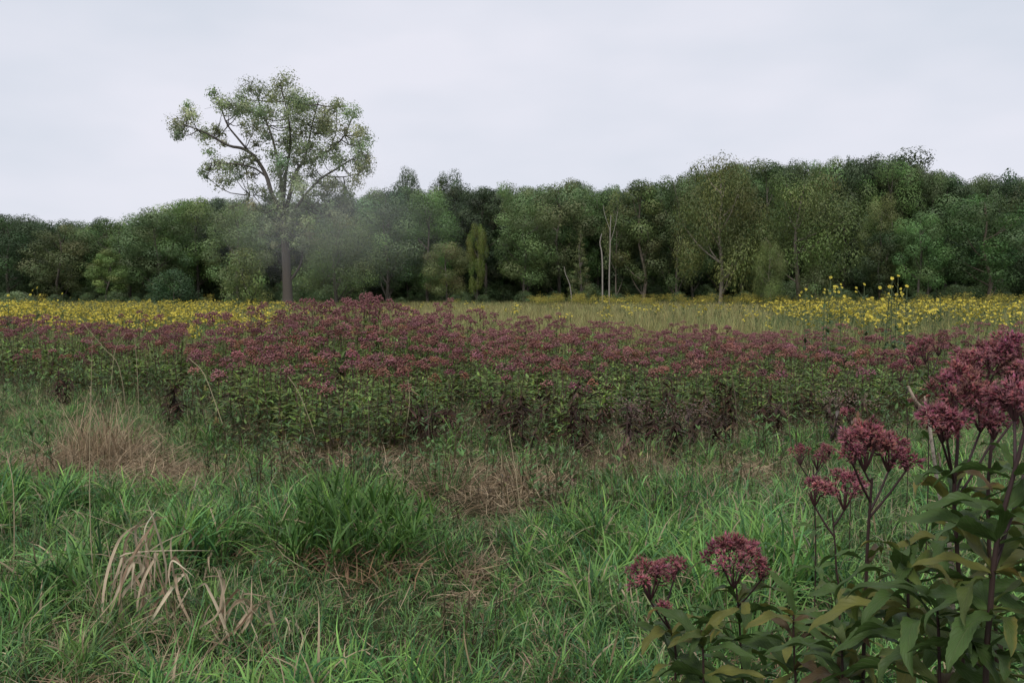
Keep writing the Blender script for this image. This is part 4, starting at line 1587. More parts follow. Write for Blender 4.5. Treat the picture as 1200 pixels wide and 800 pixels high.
stalk('long thin pale stalk standing in the grass at the far left, taller than the rest', [(113, 705), (107, 640), (105, 560), (106, 455)], 5.2, .0035)
stalk('pale stalk leaning left in front of the left end of the patch', [(150, 480), (140, 432), (122, 408), (100, 382)], 12.5, .006)
stalk('straight pale stalk rising beside the dry straw clump on the left', [(106, 510), (107, 450), (108, 400)], 11.5, .005)
stalk('pale stalk standing before the mauve heads left of the leafy mound', [(163, 480), (161, 440), (158, 394)], 12.5, .006)
stalk('bent pale stalk crossing the mauve heads left of the mound', [(126, 450), (134, 415), (147, 390)], 13, .005)
stalk('curved straw stalk left of the withered row', [(472, 545), (476, 500), (480, 470), (478, 445)], 10.2, .006)
stalk('straw stalk leaning across the front of the leafy mound', [(277, 545), (262, 500), (240, 440), (222, 420)], 10.2, .006)
stalk('straw stalk leaning right below the leafy mound', [(378, 560), (366, 500), (350, 460), (337, 440)], 9.8, .006)
stalk('broken straw stalk standing in the flattened straw at the centre', [(612, 600), (605, 560), (597, 505)], 7.6, .005)
stalk('thin brown stalk standing between centre straw and the grass on the right', [(705, 620), (700, 580), (696, 540)], 7.6, .004, (.2, .13, .09))
stalk('brown stalk standing among weeds right of centre', [(758, 600), (745, 550), (735, 510)], 8.0, .005, (.17, .12, .085))
stalk('brown upright stalk at the left foot of the withered row', [(433, 545), (432, 500), (431, 452)], 9.5, .005, (.19, .14, .10))
stalk('brown upright stalk standing just left of the centre straw', [(501, 560), (503, 520), (500, 470)], 9.0, .006, (.14, .10, .075))
stalk('brown stalk under the right side of the patch', [(866, 520), (862, 470), (858, 440)], 10.6, .006, (.17, .12, .09))
stalk('brown stalk standing right of the other one under the patch', [(930, 540), (925, 500), (922, 452)], 10.0, .006, (.17, .12, .09))
stalk('pale nodding grass stalk at the left edge of the meadow', [(14, 640), (16, 580), (8, 530)], 5.5, .004)


def dead_twig():
    D = 2.15
    t = thing('dead_twig', 'pale bare dead stalk forked at its top beside the large pink flower heads', 'dead stalk', on_ground(1128, D))
    loc = t.location
    q = lambda x, y, o=0.0: at(x, y, D + o) - loc
    c = (.36, .29, .22)
    b0 = q(1116, 660)
    P = [Vector((b0.x + .05, .02, -.03)), Vector((b0.x + .034, .01, b0.z * .33)), Vector((b0.x + .014, 0, b0.z * .67)), q(1115, 660), q(1100, 575), q(1087, 482)]
    link('stem', make_mesh('twig_stem', [tube(smooth_path(P, 20), np.linspace(.0075, .004, 21), 8, c, (.42, .36, .29))], [M_BARK]), t)
    link('fork', make_mesh('twig_fork', [tube(smooth_path([q(1087, 484), q(1080, 478), q(1072, 468), q(1064, 452)], 8), np.linspace(.006, .003, 9), 6, c)], [M_BARK]), t)
    link('fork', make_mesh('twig_fork', [tube(smooth_path([q(1087, 484), q(1085, 474, .01), q(1084, 464, .02)], 5), np.linspace(.005, .003, 6), 6, c)], [M_BARK]), t)
    link('twig', make_mesh('twig_side', [tube(smooth_path([q(1097, 552), q(1102, 545), q(1100, 530)], 5), np.linspace(.004, .002, 6), 5, c)], [M_BARK]), t)


dead_twig()


# ------------------------------------------------------------------ green tussocks and dry clumps one can tell apart
def tussock(px, D, h, w_, n, seed, label, c, upright=.5, width=.013, dead=True):
    rng = np.random.default_rng(seed)
    t = thing('grass_tussock', label, 'grass tussock', on_ground(px, D))
    b = np.stack([rng.normal(0, w_ * .3, n), rng.normal(0, w_ * .22, n), np.full(n, -.02)], -1)
    az = np.arctan2(b[:, 1], b[:, 0]) + rng.normal(0, .7, n)
    f = np.hypot(b[:, 0], b[:, 1]) / (w_ * .4)
    cc = mixc(c, np.asarray(c) * [1.5, 1.35, 1.0], rng.random(n)) * np.exp(rng.normal(0, .2, (n, 1)))
    ch = [ribbons(b, az, h * rng.uniform(.6, 1.12, n), width * rng.uniform(.7, 1.3, n), np.clip(.1 + upright * f * .7 + rng.normal(0, .12, n), 0, 1.1), rng.uniform(.15, 1.1, n) * (.5 + f * .6), 6, 'blade', cc, cc * [1.15, 1.08, .95], rng.normal(0, .3, n), rng.normal(0, .6, n), 1.6, rng=rng)]
    o = link('blades', make_mesh('tussock_blades', ch, [M_TUFT]), t)
    o['kind'] = 'stuff'
    if dead:
        m = n // 3
        b = np.stack([rng.normal(0, w_ * .36, m), rng.normal(-w_ * .12, w_ * .25, m), rng.uniform(0, .16, m)], -1)
        cd = mixc((.14, .085, .045), (.26, .18, .10), rng.random(m)) * np.exp(rng.normal(0, .3, (m, 1)))
        o = link('dead_skirt', make_mesh('tussock_dead', [ribbons(b, rng.uniform(PI, 2 * PI, m), rng.uniform(.15, .35, m), .009, rng.uniform(.7, 1.8, m), rng.uniform(.2, .9, m), 4, 'blade', cd, rng=rng)], [M_STRAW]), t)
        o['kind'] = 'stuff'


def leafy_tussock(px, D, h, w_, n, seed, label):
    """dense tussock of many upright culms carrying broad arching blades over a dead brown base"""
    rng = np.random.default_rng(seed)
    t = thing('grass_tussock', label, 'grass tussock', on_ground(px, D))
    m = 60
    cb = np.stack([rng.normal(0, w_ * .24, m), rng.normal(0, w_ * .2, m), np.full(m, -.02)], -1)
    r = np.hypot(cb[:, 0], cb[:, 1]) / (w_ * .4)
    caz = np.arctan2(cb[:, 1], cb[:, 0]) + rng.normal(0, .5, m)
    cl = h * rng.uniform(.6, 1.0, m) * (1 - .25 * np.clip(r, 0, 1.5))
    le = np.clip(r * .5 + rng.normal(0, .12, m), 0, .9)
    ch = [ribbons(cb, caz, cl, .006, le, .15, 3, 'stem', vary((.07, .12, .04), m, .2, .1, rng), rng=rng)]
    k = rng.integers(0, m, n)
    f = rng.uniform(.25, .98, n)
    z = cl[k] * f
    b = cb[k] + np.stack([np.sin(le[k] + .08) * np.cos(caz[k]) * z, np.sin(le[k] + .08) * np.sin(caz[k]) * z, np.cos(le[k] + .08) * z], -1)
    c = mixc((.045, .12, .026), (.12, .23, .045), rng.random(n) ** 1.3 * np.clip(.3 + f, 0, 1)) * np.exp(rng.normal(0, .2, (n, 1)))  # paler up the culms: lit fringe and shaded body put into the colour
    ch.append(ribbons(b, rng.uniform(0, 6.28, n), rng.uniform(.16, .32, n), rng.uniform(.012, .021, n), rng.uniform(.15, .9, n), rng.uniform(.2, 1.3, n), 5, 'blade', c, c * [1.15, 1.08, .95], rng.normal(0, .3, n), rng.normal(0, .6, n), 1.6, fold=.2, rng=rng))
    o = link('blades', make_mesh('tussock_blades', ch, [M_TUFT]), t)
    o['kind'] = 'stuff'
    m = 200
    b = np.stack([rng.normal(0, w_ * .36, m), rng.normal(-w_ * .3, w_ * .14, m), rng.uniform(0, .24, m)], -1)
    cd = mixc((.085, .045, .026), (.22, .14, .085), rng.random(m) ** 1.5) * np.exp(rng.normal(0, .3, (m, 1)))
    o = link('dead_skirt', make_mesh('tussock_dead', [ribbons(b, rng.uniform(PI, 2 * PI, m), rng.uniform(.12, .3, m), .010, rng.uniform(1.0, 2.2, m), rng.uniform(.2, .9, m), 4, 'blade', cd, rng=rng)], [M_STRAW]), t)
    o['kind'] = 'stuff'


leafy_tussock(416, 6.05, .74, .85, 760, 900, 'largest dense dark green grass tussock, with a brown dead base')
tussock(255, 6.3, .46, .35, 70, 901, 'small star shaped tussock of broad pointed blades left of the largest tussock', (.05, .11, .04), .9, .017)
tussock(345, 5.9, .40, .5, 110, 902, 'low dark green tussock joined to the left foot of the largest tussock', (.05, .1, .03), .8)
tussock(880, 4.3, .55, .5, 130, 903, 'bushy green tussock behind the right of the two low pink flower heads', (.065, .14, .05), .9, .014)
tussock(700, 4.0, .42, .5, 100, 904, 'bright green tussock of long arching blades left of the low pink flower heads', (.075, .16, .055), 1.0, .013)
tussock(520, 8.2, .5, .5, 120, 905, 'bluish green tuft of upright grass just left of the centre straw', (.07, .14, .06), .6, .011)
tussock(20, 6.2, .45, .6, 120, 906, 'grey green tuft of arching grass at the left edge', (.08, .13, .06), 1.0, .012)


def dry_clump(px, D, h, w_, n, seed, label, lean=(.1, .9), bend=(.2, 1.2), col=STRAWC, width=.007):
    rng = np.random.default_rng(seed)
    t = thing('dry_grass_clump', label, 'dry grass', on_ground(px, D))
    b = np.stack([rng.normal(0, w_ * .35, n), rng.normal(0, w_ * .3, n), rng.uniform(-.02, .1, n)], -1)
    c = mixc(col, STRAWD * 1.3, rng.random(n) ** 1.5) * np.exp(rng.normal(0, .22, (n, 1)))
    o = link('straw', make_mesh('dry_straw', [ribbons(b, rng.uniform(0, 6.28, n), h * rng.uniform(.4, 1.15, n), width * rng.uniform(.6, 1.4, n), rng.uniform(*lean, n), rng.uniform(*bend, n), 4, 'blade', c, c * 1.1, rng.normal(0, .5, n), rng.normal(0, .9, n), rng=rng)], [M_STRAW]), t)
    o['kind'] = 'stuff'


dry_clump(108, 9.6, .78, .7, 300, 920, 'tall upright clump of dry tan grass in the left of the meadow', (.05, .6), (.1, .9))
dry_clump(150, 8.9, .5, .9, 220, 921, 'low spread of dry straw right below the tall tan clump on the left', (.6, 1.4), (0, .6))
dry_clump(60, 8.4, .5, .7, 160, 922, 'thin dry brown grass left of the tall tan clump', (.2, 1.0), (.1, .9), STRAWC * .75)
dry_clump(575, 8.5, .42, .95, 420, 923, 'wide flattened mat of dry straw at the centre below the withered row', (.9, 1.6), (-.2, .5))
dry_clump(605, 8.2, .55, .3, 40, 924, 'few dry straws standing up at the right end of the centre mat', (.05, .5), (.1, .6), STRAWC * 1.1)
dry_clump(556, 5.8, .32, .22, 150, 925, 'small heap of flattened pale straw in the grass below the centre mat', (1.0, 1.6), (-.2, .5))
dry_clump(546, 5.3, .26, .14, 60, 926, 'strip of pale straw trailing in front of the small heap', (1.0, 1.6), (-.2, .5))
dry_clump(885, 8.6, .34, .6, 170, 927, 'patch of dry straw in the grass on the right of the meadow', (.9, 1.6), (-.2, .5))
dry_clump(215, 8.3, .4, .8, 200, 928, 'brownish flattened straw between the left tan clump and the mound', (.8, 1.5), (-.2, .6), STRAWC * .8)
dry_clump(380, 9.3, .42, .8, 180, 929, 'strip of dry straw at the foot of the leafy mound', (.7, 1.5), (0, .6))
dry_clump(445, 5.6, .3, .4, 130, 930, 'reddish brown dead grass under the right foot of the largest tussock', (.5, 1.4), (.1, .8), np.array([.22, .13, .075]))
dry_clump(45, 3.75, .28, .3, 130, 931, 'brown dead grass in a dark hollow at the lower left', (.8, 1.5), (0, .7), np.array([.2, .125, .07]))
dry_clump(820, 7.9, .4, .6, 150, 932, 'thin brown dry stems scattered right of the centre', (.2, 1.0), (0, .7), STRAWC * .7)
dry_clump(745, 8.9, .6, .7, 130, 933, 'brown dry stems standing at the foot of the seed headed plant', (.05, .7), (0, .6), STRAWC * .6)


def dry_blades(label, D, px0, blades, seed, width=.020):
    """broad dry blades, each its own part, that rise, fold over and hang: (base px, rise px, top px, top py, end px, end py)"""
    rng = np.random.default_rng(seed)
    t = thing('dry_blade_clump', label, 'dry grass', on_ground(px0, D))
    loc = t.location
    strands = []
    more = [(bl[0] + rng.normal(0, 22), bl[1], bl[2] + rng.normal(0, 16), bl[3] + abs(rng.normal(0, 26)), bl[2] + rng.normal(0, 38), bl[5] + rng.normal(0, 12)) for bl in blades[::2]]
    for (bx, by, tx, ty, ex, ey) in list(blades) + more:
        o = [rng.normal(0, .05) for _ in range(3)]
        A = at(bx, by, D + o[0]) - loc
        A.z = -.02
        A.x += rng.normal(0, .13)
        A.y += rng.normal(0, .10)
        T = at(tx, ty, D + o[1]) - loc
        E = at(ex, ey, D + o[2] - .05) - loc
        T.x += rng.normal(0, .03)
        T.z *= rng.uniform(.8, 1.03)
        E.x += rng.normal(0, .07)
        m1 = A * .45 + T * .55 + Vector((rng.normal(0, .05), rng.normal(0, .05), .02))
        m2 = T * .62 + E * .38 + Vector((rng.normal(0, .01), -.02, .035))
        P = np.array([tuple(v) for v in smooth_path([A, m1, T, m2, E], 16)])
        for _k in range(3):
            P[1:-1] = P[1:-1] * .4 + (P[:-2] + P[2:]) * .3
        Tn = np.gradient(P, axis=0)
        Tn /= np.linalg.norm(Tn, axis=1)[:, None] + 1e-9
        tw = rng.uniform(-.5, .5) + np.linspace(0, rng.uniform(-1.3, 1.3), 17)
        S0 = np.cross(Tn, np.array([.25, 1.0, .1]))
        S0 /= np.linalg.norm(S0, axis=1)[:, None] + 1e-9
        N0 = np.cross(S0, Tn)
        S_ = S0 * np.cos(tw)[:, None] + N0 * np.sin(tw)[:, None]
        Q_ = np.cross(Tn, S_)
        s = np.linspace(0, 1, 17)
        wv = width * rng.uniform(.6, 1.15) * (.5 + .5 * np.minimum(1, s * 3)) * np.clip(1.02 - s ** 3, .05, 1) / 2
        V = np.stack([P - S_ * wv[:, None] + Q_ * wv[:, None] * .35, P, P + S_ * wv[:, None] + Q_ * wv[:, None] * .35], 1)
        idx = np.arange(51).reshape(17, 3)
        F = np.stack([idx[:-1, :-1], idx[:-1, 1:], idx[1:, 1:], idx[1:, :-1]], -1).reshape(-1, 4)
        c = mixc((.48, .40, .285), (.26, .17, .11), [rng.random() ** 2.2])[0] * math.exp(rng.normal(0, .15))
        cc = np.repeat((c * (1 + .25 * s[:, None]))[:, None, :], 3, 1) * (1 + .1 * rng.normal(0, 1, (17, 3, 1)))
        if rng.random() < .8:
            n_ = 4
            strands.append(ribbons(np.tile(np.array(A) + rng.normal(0, .06, 3) * [1, 1, 0], (n_, 1)), rng.uniform(0, 6.28, n_), rng.uniform(.5, 1.0, n_) * max(.3, T.z), .005, rng.uniform(.05, .6, n_), rng.uniform(.2, 1.6, n_), 6, 'blade', vary((.40, .33, .23), n_, .2, .06, rng), rng=rng))
        link('leaf', make_mesh('dry_blade', [(V.reshape(-1, 3), F, np.clip(cc, .02, .7).reshape(-1, 3))], [M_STRAW]), t)
    link('straw', make_mesh('dry_strands', strands, [M_STRAW]), t)['kind'] = 'stuff'


_r = random.Random(77)
B1 = [(150, 700, 150, 640, 128, 690), (155, 700, 145, 660, 126, 712), (150, 690, 138, 680, 172, 718), (160, 700, 150, 605, 162, 590), (150, 660, 148, 612, 185, 602),
      (160, 660, 158, 622, 195, 597), (165, 650, 160, 610, 205, 592), (170, 640, 190, 598, 208, 585), (170, 660, 165, 618, 150, 640), (165, 620, 178, 594, 200, 606),
      (190, 700, 186, 640, 184, 690), (188, 700, 190, 648, 196, 680), (200, 700, 198, 645, 220, 682), (200, 690, 205, 640, 218, 676), (178, 640, 185, 632, 200, 628),
      (175, 640, 172, 655, 158, 625), (192, 690, 204, 672, 214, 700), (196, 690, 205, 690, 234, 698), (200, 690, 188, 712, 176, 722), (140, 720, 132, 706, 150, 760),
      (150, 760, 148, 725, 165, 750), (165, 760, 160, 720, 168, 770), (180, 780, 184, 745, 176, 772), (150, 690, 143, 640, 150, 612), (168, 640, 156, 632, 174, 660), (160, 700, 158, 655, 150, 700)]
dry_blades('tangle of broad dry tan blades bent over in the grass at the lower left', 4.9, 168, B1, 940, .018)
B2 = [(268, 740, 264, 668, 262, 712), (270, 740, 285, 690, 270, 740), (275, 740, 290, 692, 300, 700), (280, 740, 300, 696, 312, 722), (285, 740, 310, 700, 338, 712), (262, 720, 250, 672, 246, 690),
      (255, 735, 256, 664, 248, 672), (252, 770, 254, 722, 250, 780), (265, 770, 262, 718, 258, 770), (300, 740, 318, 722, 322, 752), (320, 750, 338, 722, 342, 745), (240, 770, 226, 738, 244, 770),
      (275, 735, 280, 690, 268, 725), (268, 700, 266, 672, 248, 676)]
dry_blades('smaller group of broad pale dry blades arching to the right in the lower left grass', 4.6, 275, B2, 941, .019)
# ------------------------------------------------------------------ large Joe-pye weeds close by on the right
def big_leaf_mesh(seed, L=.16, W=.05, droop=.9, serr=True):
    rng = np.random.default_rng(seed)
    ns, nw = 26, 5
    t = np.linspace(0, 1, ns + 1)
    th = (1.05 + rng.normal(0, .1)) + droop * t ** 1.3 - .18 * np.exp(-((t - .2) / .2) ** 2)
    ds = L / ns
    x = np.concatenate([[0], np.cumsum(np.sin((th[1:] + th[:-1]) / 2) * ds)])
    z = np.concatenate([[0], np.cumsum(np.cos((th[1:] + th[:-1]) / 2) * ds)])
    pr = np.clip((t * 1.02) ** .75 * (1 - t) ** .85 * 2.2, 0, 1)
    pr = np.maximum(pr, .05 * (t < .06) + .03)
    if serr:
        pr = pr * (1 + .11 * ((np.arange(ns + 1) % 2) - .5) * (t > .15))
    k = np.linspace(-1, 1, nw)
    wave = .2 * np.sin(t * 15 + rng.uniform(0, 6)) * W
    wave2 = .2 * np.sin(t * 13 + rng.uniform(0, 6)) * W
    nx, nzv = -np.cos(th), np.sin(th)
    V = np.zeros((ns + 1, nw, 3))
    for j, kk in enumerate(k):
        lift = (abs(kk) ** 1.2) * pr * W / 2 * .42 + abs(kk) ** 2 * (wave if kk < 0 else wave2) * pr
        V[:, j, 0] = x + nx * lift
        V[:, j, 1] = kk * pr * W / 2 + .02 * L * np.sin(t * 2.5 + seed)
        V[:, j, 2] = z + nzv * lift
    U = np.stack([np.broadcast_to((k + 1) / 2, (ns + 1, nw)), np.broadcast_to(t[:, None], (ns + 1, nw))], -1)
    idx = np.arange((ns + 1) * nw).reshape(ns + 1, nw)
    F = np.stack([idx[:-1, :-1], idx[:-1, 1:], idx[1:, 1:], idx[1:, :-1]], -1).reshape(-1, 4)
    return make_mesh('joe_pye_big_leaf', [(V.reshape(-1, 3), F, (1, 1, 1), U.reshape(-1, 2))], [M_BIGLEAF])


BIGL = [big_leaf_mesh(1000 + k, (.135, .15)[k % 2], .032 + .005 * (k % 3), d) for k, d in enumerate((.5, 1.0, 1.4, 1.9, .8, 1.2))]
CURL = [big_leaf_mesh(1010 + k, .14, .03, 1.9, True) for k in range(2)]


def floret_cluster(seed, r=.022, n=24, faded=0.0):
    """a tuft of slender pink florets on short stalks; each has bud, flared top and fine styles"""
    rng = np.random.default_rng(seed)
    d = rng.normal(0, 1, (n, 3)) + np.array([0, 0, .9])
    d /= np.linalg.norm(d, axis=1)[:, None]
    P = d * r * rng.uniform(.35, .85, n)[:, None]
    c0 = vary((.13, .035, .050), n, .2, .1, rng)
    c1 = vary((.285, .095, .105), n, .3, .12, rng)
    c1 = c1 * (1 - faded) + vary((.22, .13, .08), n, .2, .1, rng) * faded
    ch = [spindles(P, d + rng.normal(0, .15, (n, 3)), rng.uniform(.011, .016, n), rng.uniform(.0024, .0036, n), c0, c1, 5)]
    m = n * 7
    k = np.repeat(np.arange(n), 7)
    st = P[k] + d[k] * .009
    dd = d[k] + rng.normal(0, .5, (m, 3))
    az = np.arctan2(dd[:, 1], dd[:, 0])
    le = np.arccos(np.clip(dd[:, 2] / np.linalg.norm(dd, axis=1), -1, 1))
    ch.append(ribbons(st, az, rng.uniform(.006, .013, m), .0011, le, rng.normal(0, .5, m), 2, 'stem', c1[k] * 1.15, vary((.43, .205, .21), m, .2, .1, rng) * (1 - .4 * faded), rng=rng))
    ch.append(ribbons(np.tile([0, 0, -.018], (n, 1)), np.arctan2(P[:, 1], P[:, 0]), np.linalg.norm(P + [0, 0, .018], axis=1), .0014, np.arccos(np.clip((P[:, 2] + .018) / np.linalg.norm(P + [0, 0, .018], axis=1), -1, 1)), 0, 1, 'stem', (.10, .035, .04), rng=rng))
    return make_mesh('floret_cluster', ch, [M_PETAL])


FLO = [floret_cluster(1020 + k) for k in range(4)]
FLOF = [floret_cluster(1030 + k, .02, 16, .75) for k in range(2)]
STEMC = (.034, .016, .016)


def head(parent, top, R, n, seed, flat=.45, faded=0.0, sc=1.0, axis=(0, 0, 1)):
    """flower head part: branching stalks, with each floret cluster as a sub-part"""
    rng = np.random.default_rng(seed)
    tp = np.array(top)
    ch = []
    pos = []
    i = 0
    while len(pos) < n and i < 4000:
        i += 1
        a, rr = rng.uniform(0, 6.28), math.sqrt(rng.random())
        p = np.array([math.cos(a) * rr * R, math.sin(a) * rr * R, (1 - rr ** 1.8) * R * flat * 1.3 + rng.normal(0, R * .10)])
        if all(np.linalg.norm(p - q) > R * .20 for q in pos):
            pos.append(p)
    root = np.array([0, 0, -R * 1.15])
    nb = 7
    hubs = [np.array([math.cos(k / nb * 6.28 + seed) * R * .42, math.sin(k / nb * 6.28 + seed) * R * .42, -R * .22 + rng.normal(0, R * .06)]) for k in range(nb)] + [np.array([0, 0, -R * .15])]
    for hb in hubs:
        ch.append(tube(smooth_path([root, root * .5 + hb * .5 + np.array([0, 0, -R * .08]), hb], 5), np.linspace(.0032, .0022, 6), 5, STEMC, (.075, .03, .032)))
    for p in pos:
        hb = hubs[int(np.argmin([np.linalg.norm(p - h_) for h_ in hubs]))]
        e = p + np.array([0, 0, -.014])
        ch.append(tube(smooth_path([hb, hb * .5 + e * .5 + np.array([0, 0, -.004]), e], 3), np.linspace(.0020, .0014, 4), 4, (.08, .03, .033)))
    h = link('flower_head', make_mesh('flower_head_stalks', ch, [M_STEM]), parent, tuple(tp))
    for k, p in enumerate(pos):
        nrm = Vector((p[0] * .9, p[1] * .9, R * .75))
        me = FLOF[k % 2] if rng.random() < faded else FLO[k % 4]
        b = rng.uniform(.65, 1.3)
        s = sc * rng.uniform(.85, 1.25)
        e = nrm.to_track_quat('Z', 'Y').to_euler()
        link('floret_cluster', me, h, tuple(p), tuple(e), (s, s, s), (b, b * rng.uniform(.9, 1.1), b * rng.uniform(.9, 1.15), 1))
    return root + tp


LG, LO, LY, LB_ = (.054, .098, .025), (.09, .125, .03), (.125, .13, .032), (.085, .055, .028)


def big_plant(label, D, heads_, stem, whorls, seed, yellow=.3, r0=.0075, withered_tip=0):
    """heads_: (px, py, head half width px, cluster count, D offset, fade); stem: photo points from under the head down;
    whorls: heights (rows) and leaf size"""
    rng = np.random.default_rng(seed)
    gx = stem[-1][0]
    base = at(gx, stem[-1][1], D)
    t = thing('joe_pye_weed', label, 'wildflower', (base.x, D, gz(base.x, D)))
    loc = t.location
    q = lambda x, y, o=0.0: at(x, y, D + o) - loc
    low = q(*stem[-1])
    P = [q(x, y) for x, y in stem]
    P.append(Vector((low.x * .5, 0, low.z * .45)))
    P.append(Vector((0, 0, -.03)))
    sp = smooth_path(P, 6 * len(P))
    link('stem', make_mesh('big_stem', [tube(sp, np.linspace(r0 * .42, r0 * .8, len(sp)), 8, STEMC, (.045, .03, .02))], [M_STEM]), t)
    for i, (hx, hy, hw, nc, do, fd) in enumerate(heads_):
        R = hw * .92 / 1000 * (D + do)
        tp = q(hx, hy, do) - Vector((0, 0, R * .25))
        root = head(t, tp, R, nc, seed * 10 + i, .5, fd, sc=max(.8, min(1.35, R / .085)))
        rt = Vector(root)
        # tie the head to the stem with its own stalk
        cand = [v for v in sp if v.z < rt.z - .01] or [sp[-1]]
        a = min(cand, key=lambda v: abs((rt.z - v.z) - 1.3 * math.hypot(v.x - rt.x, v.y - rt.y) - .01))
        link('stalk', make_mesh('head_stalk', [tube(smooth_path([rt, (rt + a) / 2 + Vector((0, 0, -.004)), a], 6), np.linspace(.0026, .0032, 7), 6, STEMC)], [M_STEM]), t)
    for (wy, n, size, fold_) in whorls:
        # the stem point at that row
        best = min(sp, key=lambda v: abs((v + loc - at(600, wy, D)).z))
        ph = rng.uniform(0, 6.28)
        for k in range(n):
            az = ph + k / n * 6.283 + rng.normal(0, .22)
            s = size * rng.uniform(.8, 1.12)
            g = rng.random()
            yl = rng.random() < yellow
            c = LO if yl and g < .6 else (LY if yl and g < .85 else (LB_ if yl else LG))
            me = CURL[k % 2] if (yl and g > .8) else BIGL[int(rng.integers(0, 6))]
            alpha = rng.uniform(.25, .72) if yl else rng.uniform(.05, .4)
            c = tuple(np.array(c) * rng.uniform(.75, 1.2))
            link('leaf', me, t, tuple(best + Vector((0, 0, rng.normal(0, .006)))), (rng.normal(0, .35), rng.normal(.02, .3) + fold_, az), (s, s * rng.uniform(.9, 1.15), s), (*c, alpha))


big_plant('short Joe-pye weed with the leftmost low pink head, near the bottom of the photo', 2.65, [(762, 670, 27, 19, 0, 0), (790, 662, 12, 5, .05, 0), (778, 712, 7, 3, -.02, 0)],
          [(768, 702), (779, 722), (788, 745), (792, 770), (790, 830)], [(722, 3, .9, .0), (745, 6, 1.35, .05), (775, 6, 1.45, .1), (812, 6, 1.45, .15), (850, 5, 1.4, .2)], 41, .4, .006)
big_plant('Joe-pye weed with a loose pink head above broad olive leaves at the bottom', 2.7, [(860, 648, 34, 24, 0, 0), (892, 668, 9, 4, -.03, 0)],
          [(862, 680), (864, 700), (866, 720), (868, 760), (872, 840)], [(705, 5, 1.1, .0), (728, 7, 1.5, .05), (762, 7, 1.55, .1), (800, 7, 1.55, .15), (845, 5, 1.4, .2)], 42, .3, .006)
big_plant('slim Joe-pye weed with a flat pink head left of the tall centre stem', 2.55, [(955, 570, 18, 9, .02, .2), (990, 565, 26, 15, 0, .15)],
          [(975, 598), (978, 630), (980, 665), (984, 720)], [(640, 2, .5, .3), (700, 4, .9, .2), (740, 5, 1.1, .2)], 43, .4, .005)
big_plant('tall Joe-pye weed on a dark purple stem with a wide pink head, standing clear', 2.15, [(1014, 514, 30, 21, .0, .12), (1042, 522, 24, 14, .03, .1), (1062, 540, 9, 4, .0, 0), (1000, 532, 10, 5, -.03, 0)],
          [(1022, 560), (1019, 600), (1016, 650), (1014, 715), (1012, 770)], [(655, 3, .95, .0), (706, 6, 1.3, .0), (745, 5, 1.3, .1), (800, 6, 1.35, .15), (850, 5, 1.3, .2)], 44, .62, .0075)
big_plant('Joe-pye weed with a big faded pink dome beside the forked dead twig', 1.95, [(1122, 455, 40, 24, .0, .5), (1150, 470, 28, 13, .05, .3), (1105, 488, 24, 14, -.04, .1), (1110, 505, 8, 4, -.06, 0), (1165, 497, 14, 7, .02, 0)],
          [(1123, 505), (1121, 540), (1118, 580), (1122, 650), (1128, 760)], [(560, 4, .9, .0), (598, 6, 1.15, .0), (640, 6, 1.25, .1), (690, 6, 1.3, .1), (750, 6, 1.3, .15), (810, 6, 1.3, .15)], 45, .5, .008)
big_plant('Joe-pye weed with a wide pink head high at the right edge', 2.1, [(1150, 420, 36, 20, .05, .25), (1188, 410, 32, 17, .0, .15), (1205, 430, 30, 18, .0, .3), (1130, 432, 16, 8, .05, .2)],
          [(1166, 470), (1162, 520), (1158, 575), (1160, 660), (1168, 780)], [(560, 5, 1.0, .0), (610, 6, 1.2, .0), (660, 6, 1.3, .1), (720, 6, 1.3, .1), (780, 6, 1.3, .15)], 46, .5, .008)
big_plant('nearest Joe-pye weed with a thick dark leaning stem at the right edge', 1.55, [(1212, 475, 36, 18, .1, .2), (1190, 465, 22, 12, .05, .0), (1235, 440, 36, 18, .1, .2)],
          [(1202, 500), (1190, 548), (1176, 600), (1166, 650), (1160, 720), (1155, 800)], [(560, 4, .9, .0), (604, 6, 1.15, .0), (636, 6, 1.15, .1), (672, 7, 1.2, .2), (712, 7, 1.2, .25), (760, 7, 1.2, .25)], 47, .35, .008)
big_plant('Joe-pye weed mostly beyond the right edge, only leaves and a head in view', 1.8, [(1250, 425, 40, 24, 0, .2)],
          [(1248, 470), (1240, 560), (1236, 680), (1230, 800)], [(590, 5, 1.1, .05), (640, 6, 1.2, .1), (690, 6, 1.25, .15), (750, 6, 1.25, .2)], 48, .3, .008)
big_plant('small Joe-pye weed with a ragged half faded head behind the tall centre stem', 3.9, [(938, 530, 12, 6, 0, .3), (958, 533, 14, 8, .05, .6), (972, 524, 7, 3, 0, .4)],
          [(953, 546), (954, 580), (956, 640)], [(620, 4, .9, .1), (660, 4, 1.0, .1)], 49, .4, .005)
big_plant('short Joe-pye weed with a single little pink head among weeds behind the tall centre stem', 5.6, [(995, 482, 10, 8, 0, .1)],
          [(995, 494), (996, 530), (997, 570)], [(515, 4, .9, .1), (535, 5, 1.0, .1), (560, 5, 1.0, .1)], 50, .4, .005)
big_plant('Joe-pye weed in the right middle with two small mauve heads below the yellow field', 7.2, [(1055, 430, 14, 14, 0, .2), (1068, 424, 10, 8, .1, .2), (1075, 468, 9, 7, 0, 0)],
          [(1062, 450), (1063, 480), (1064, 540)], [(455, 4, 1.0, .1), (475, 5, 1.2, .1), (495, 5, 1.2, .1), (515, 5, 1.2, .1)], 51, .3, .006)
big_plant('Joe-pye weed with browned mauve heads left of the big faded dome', 5.4, [(1085, 405, 16, 18, 0, .5), (1100, 398, 15, 14, .1, .6), (1070, 412, 12, 9, 0, .3)],
          [(1088, 425), (1088, 470), (1088, 550)], [(440, 4, 1.0, .1), (465, 5, 1.2, .1), (490, 5, 1.2, .1), (520, 5, 1.2, .1)], 52, .3, .006)

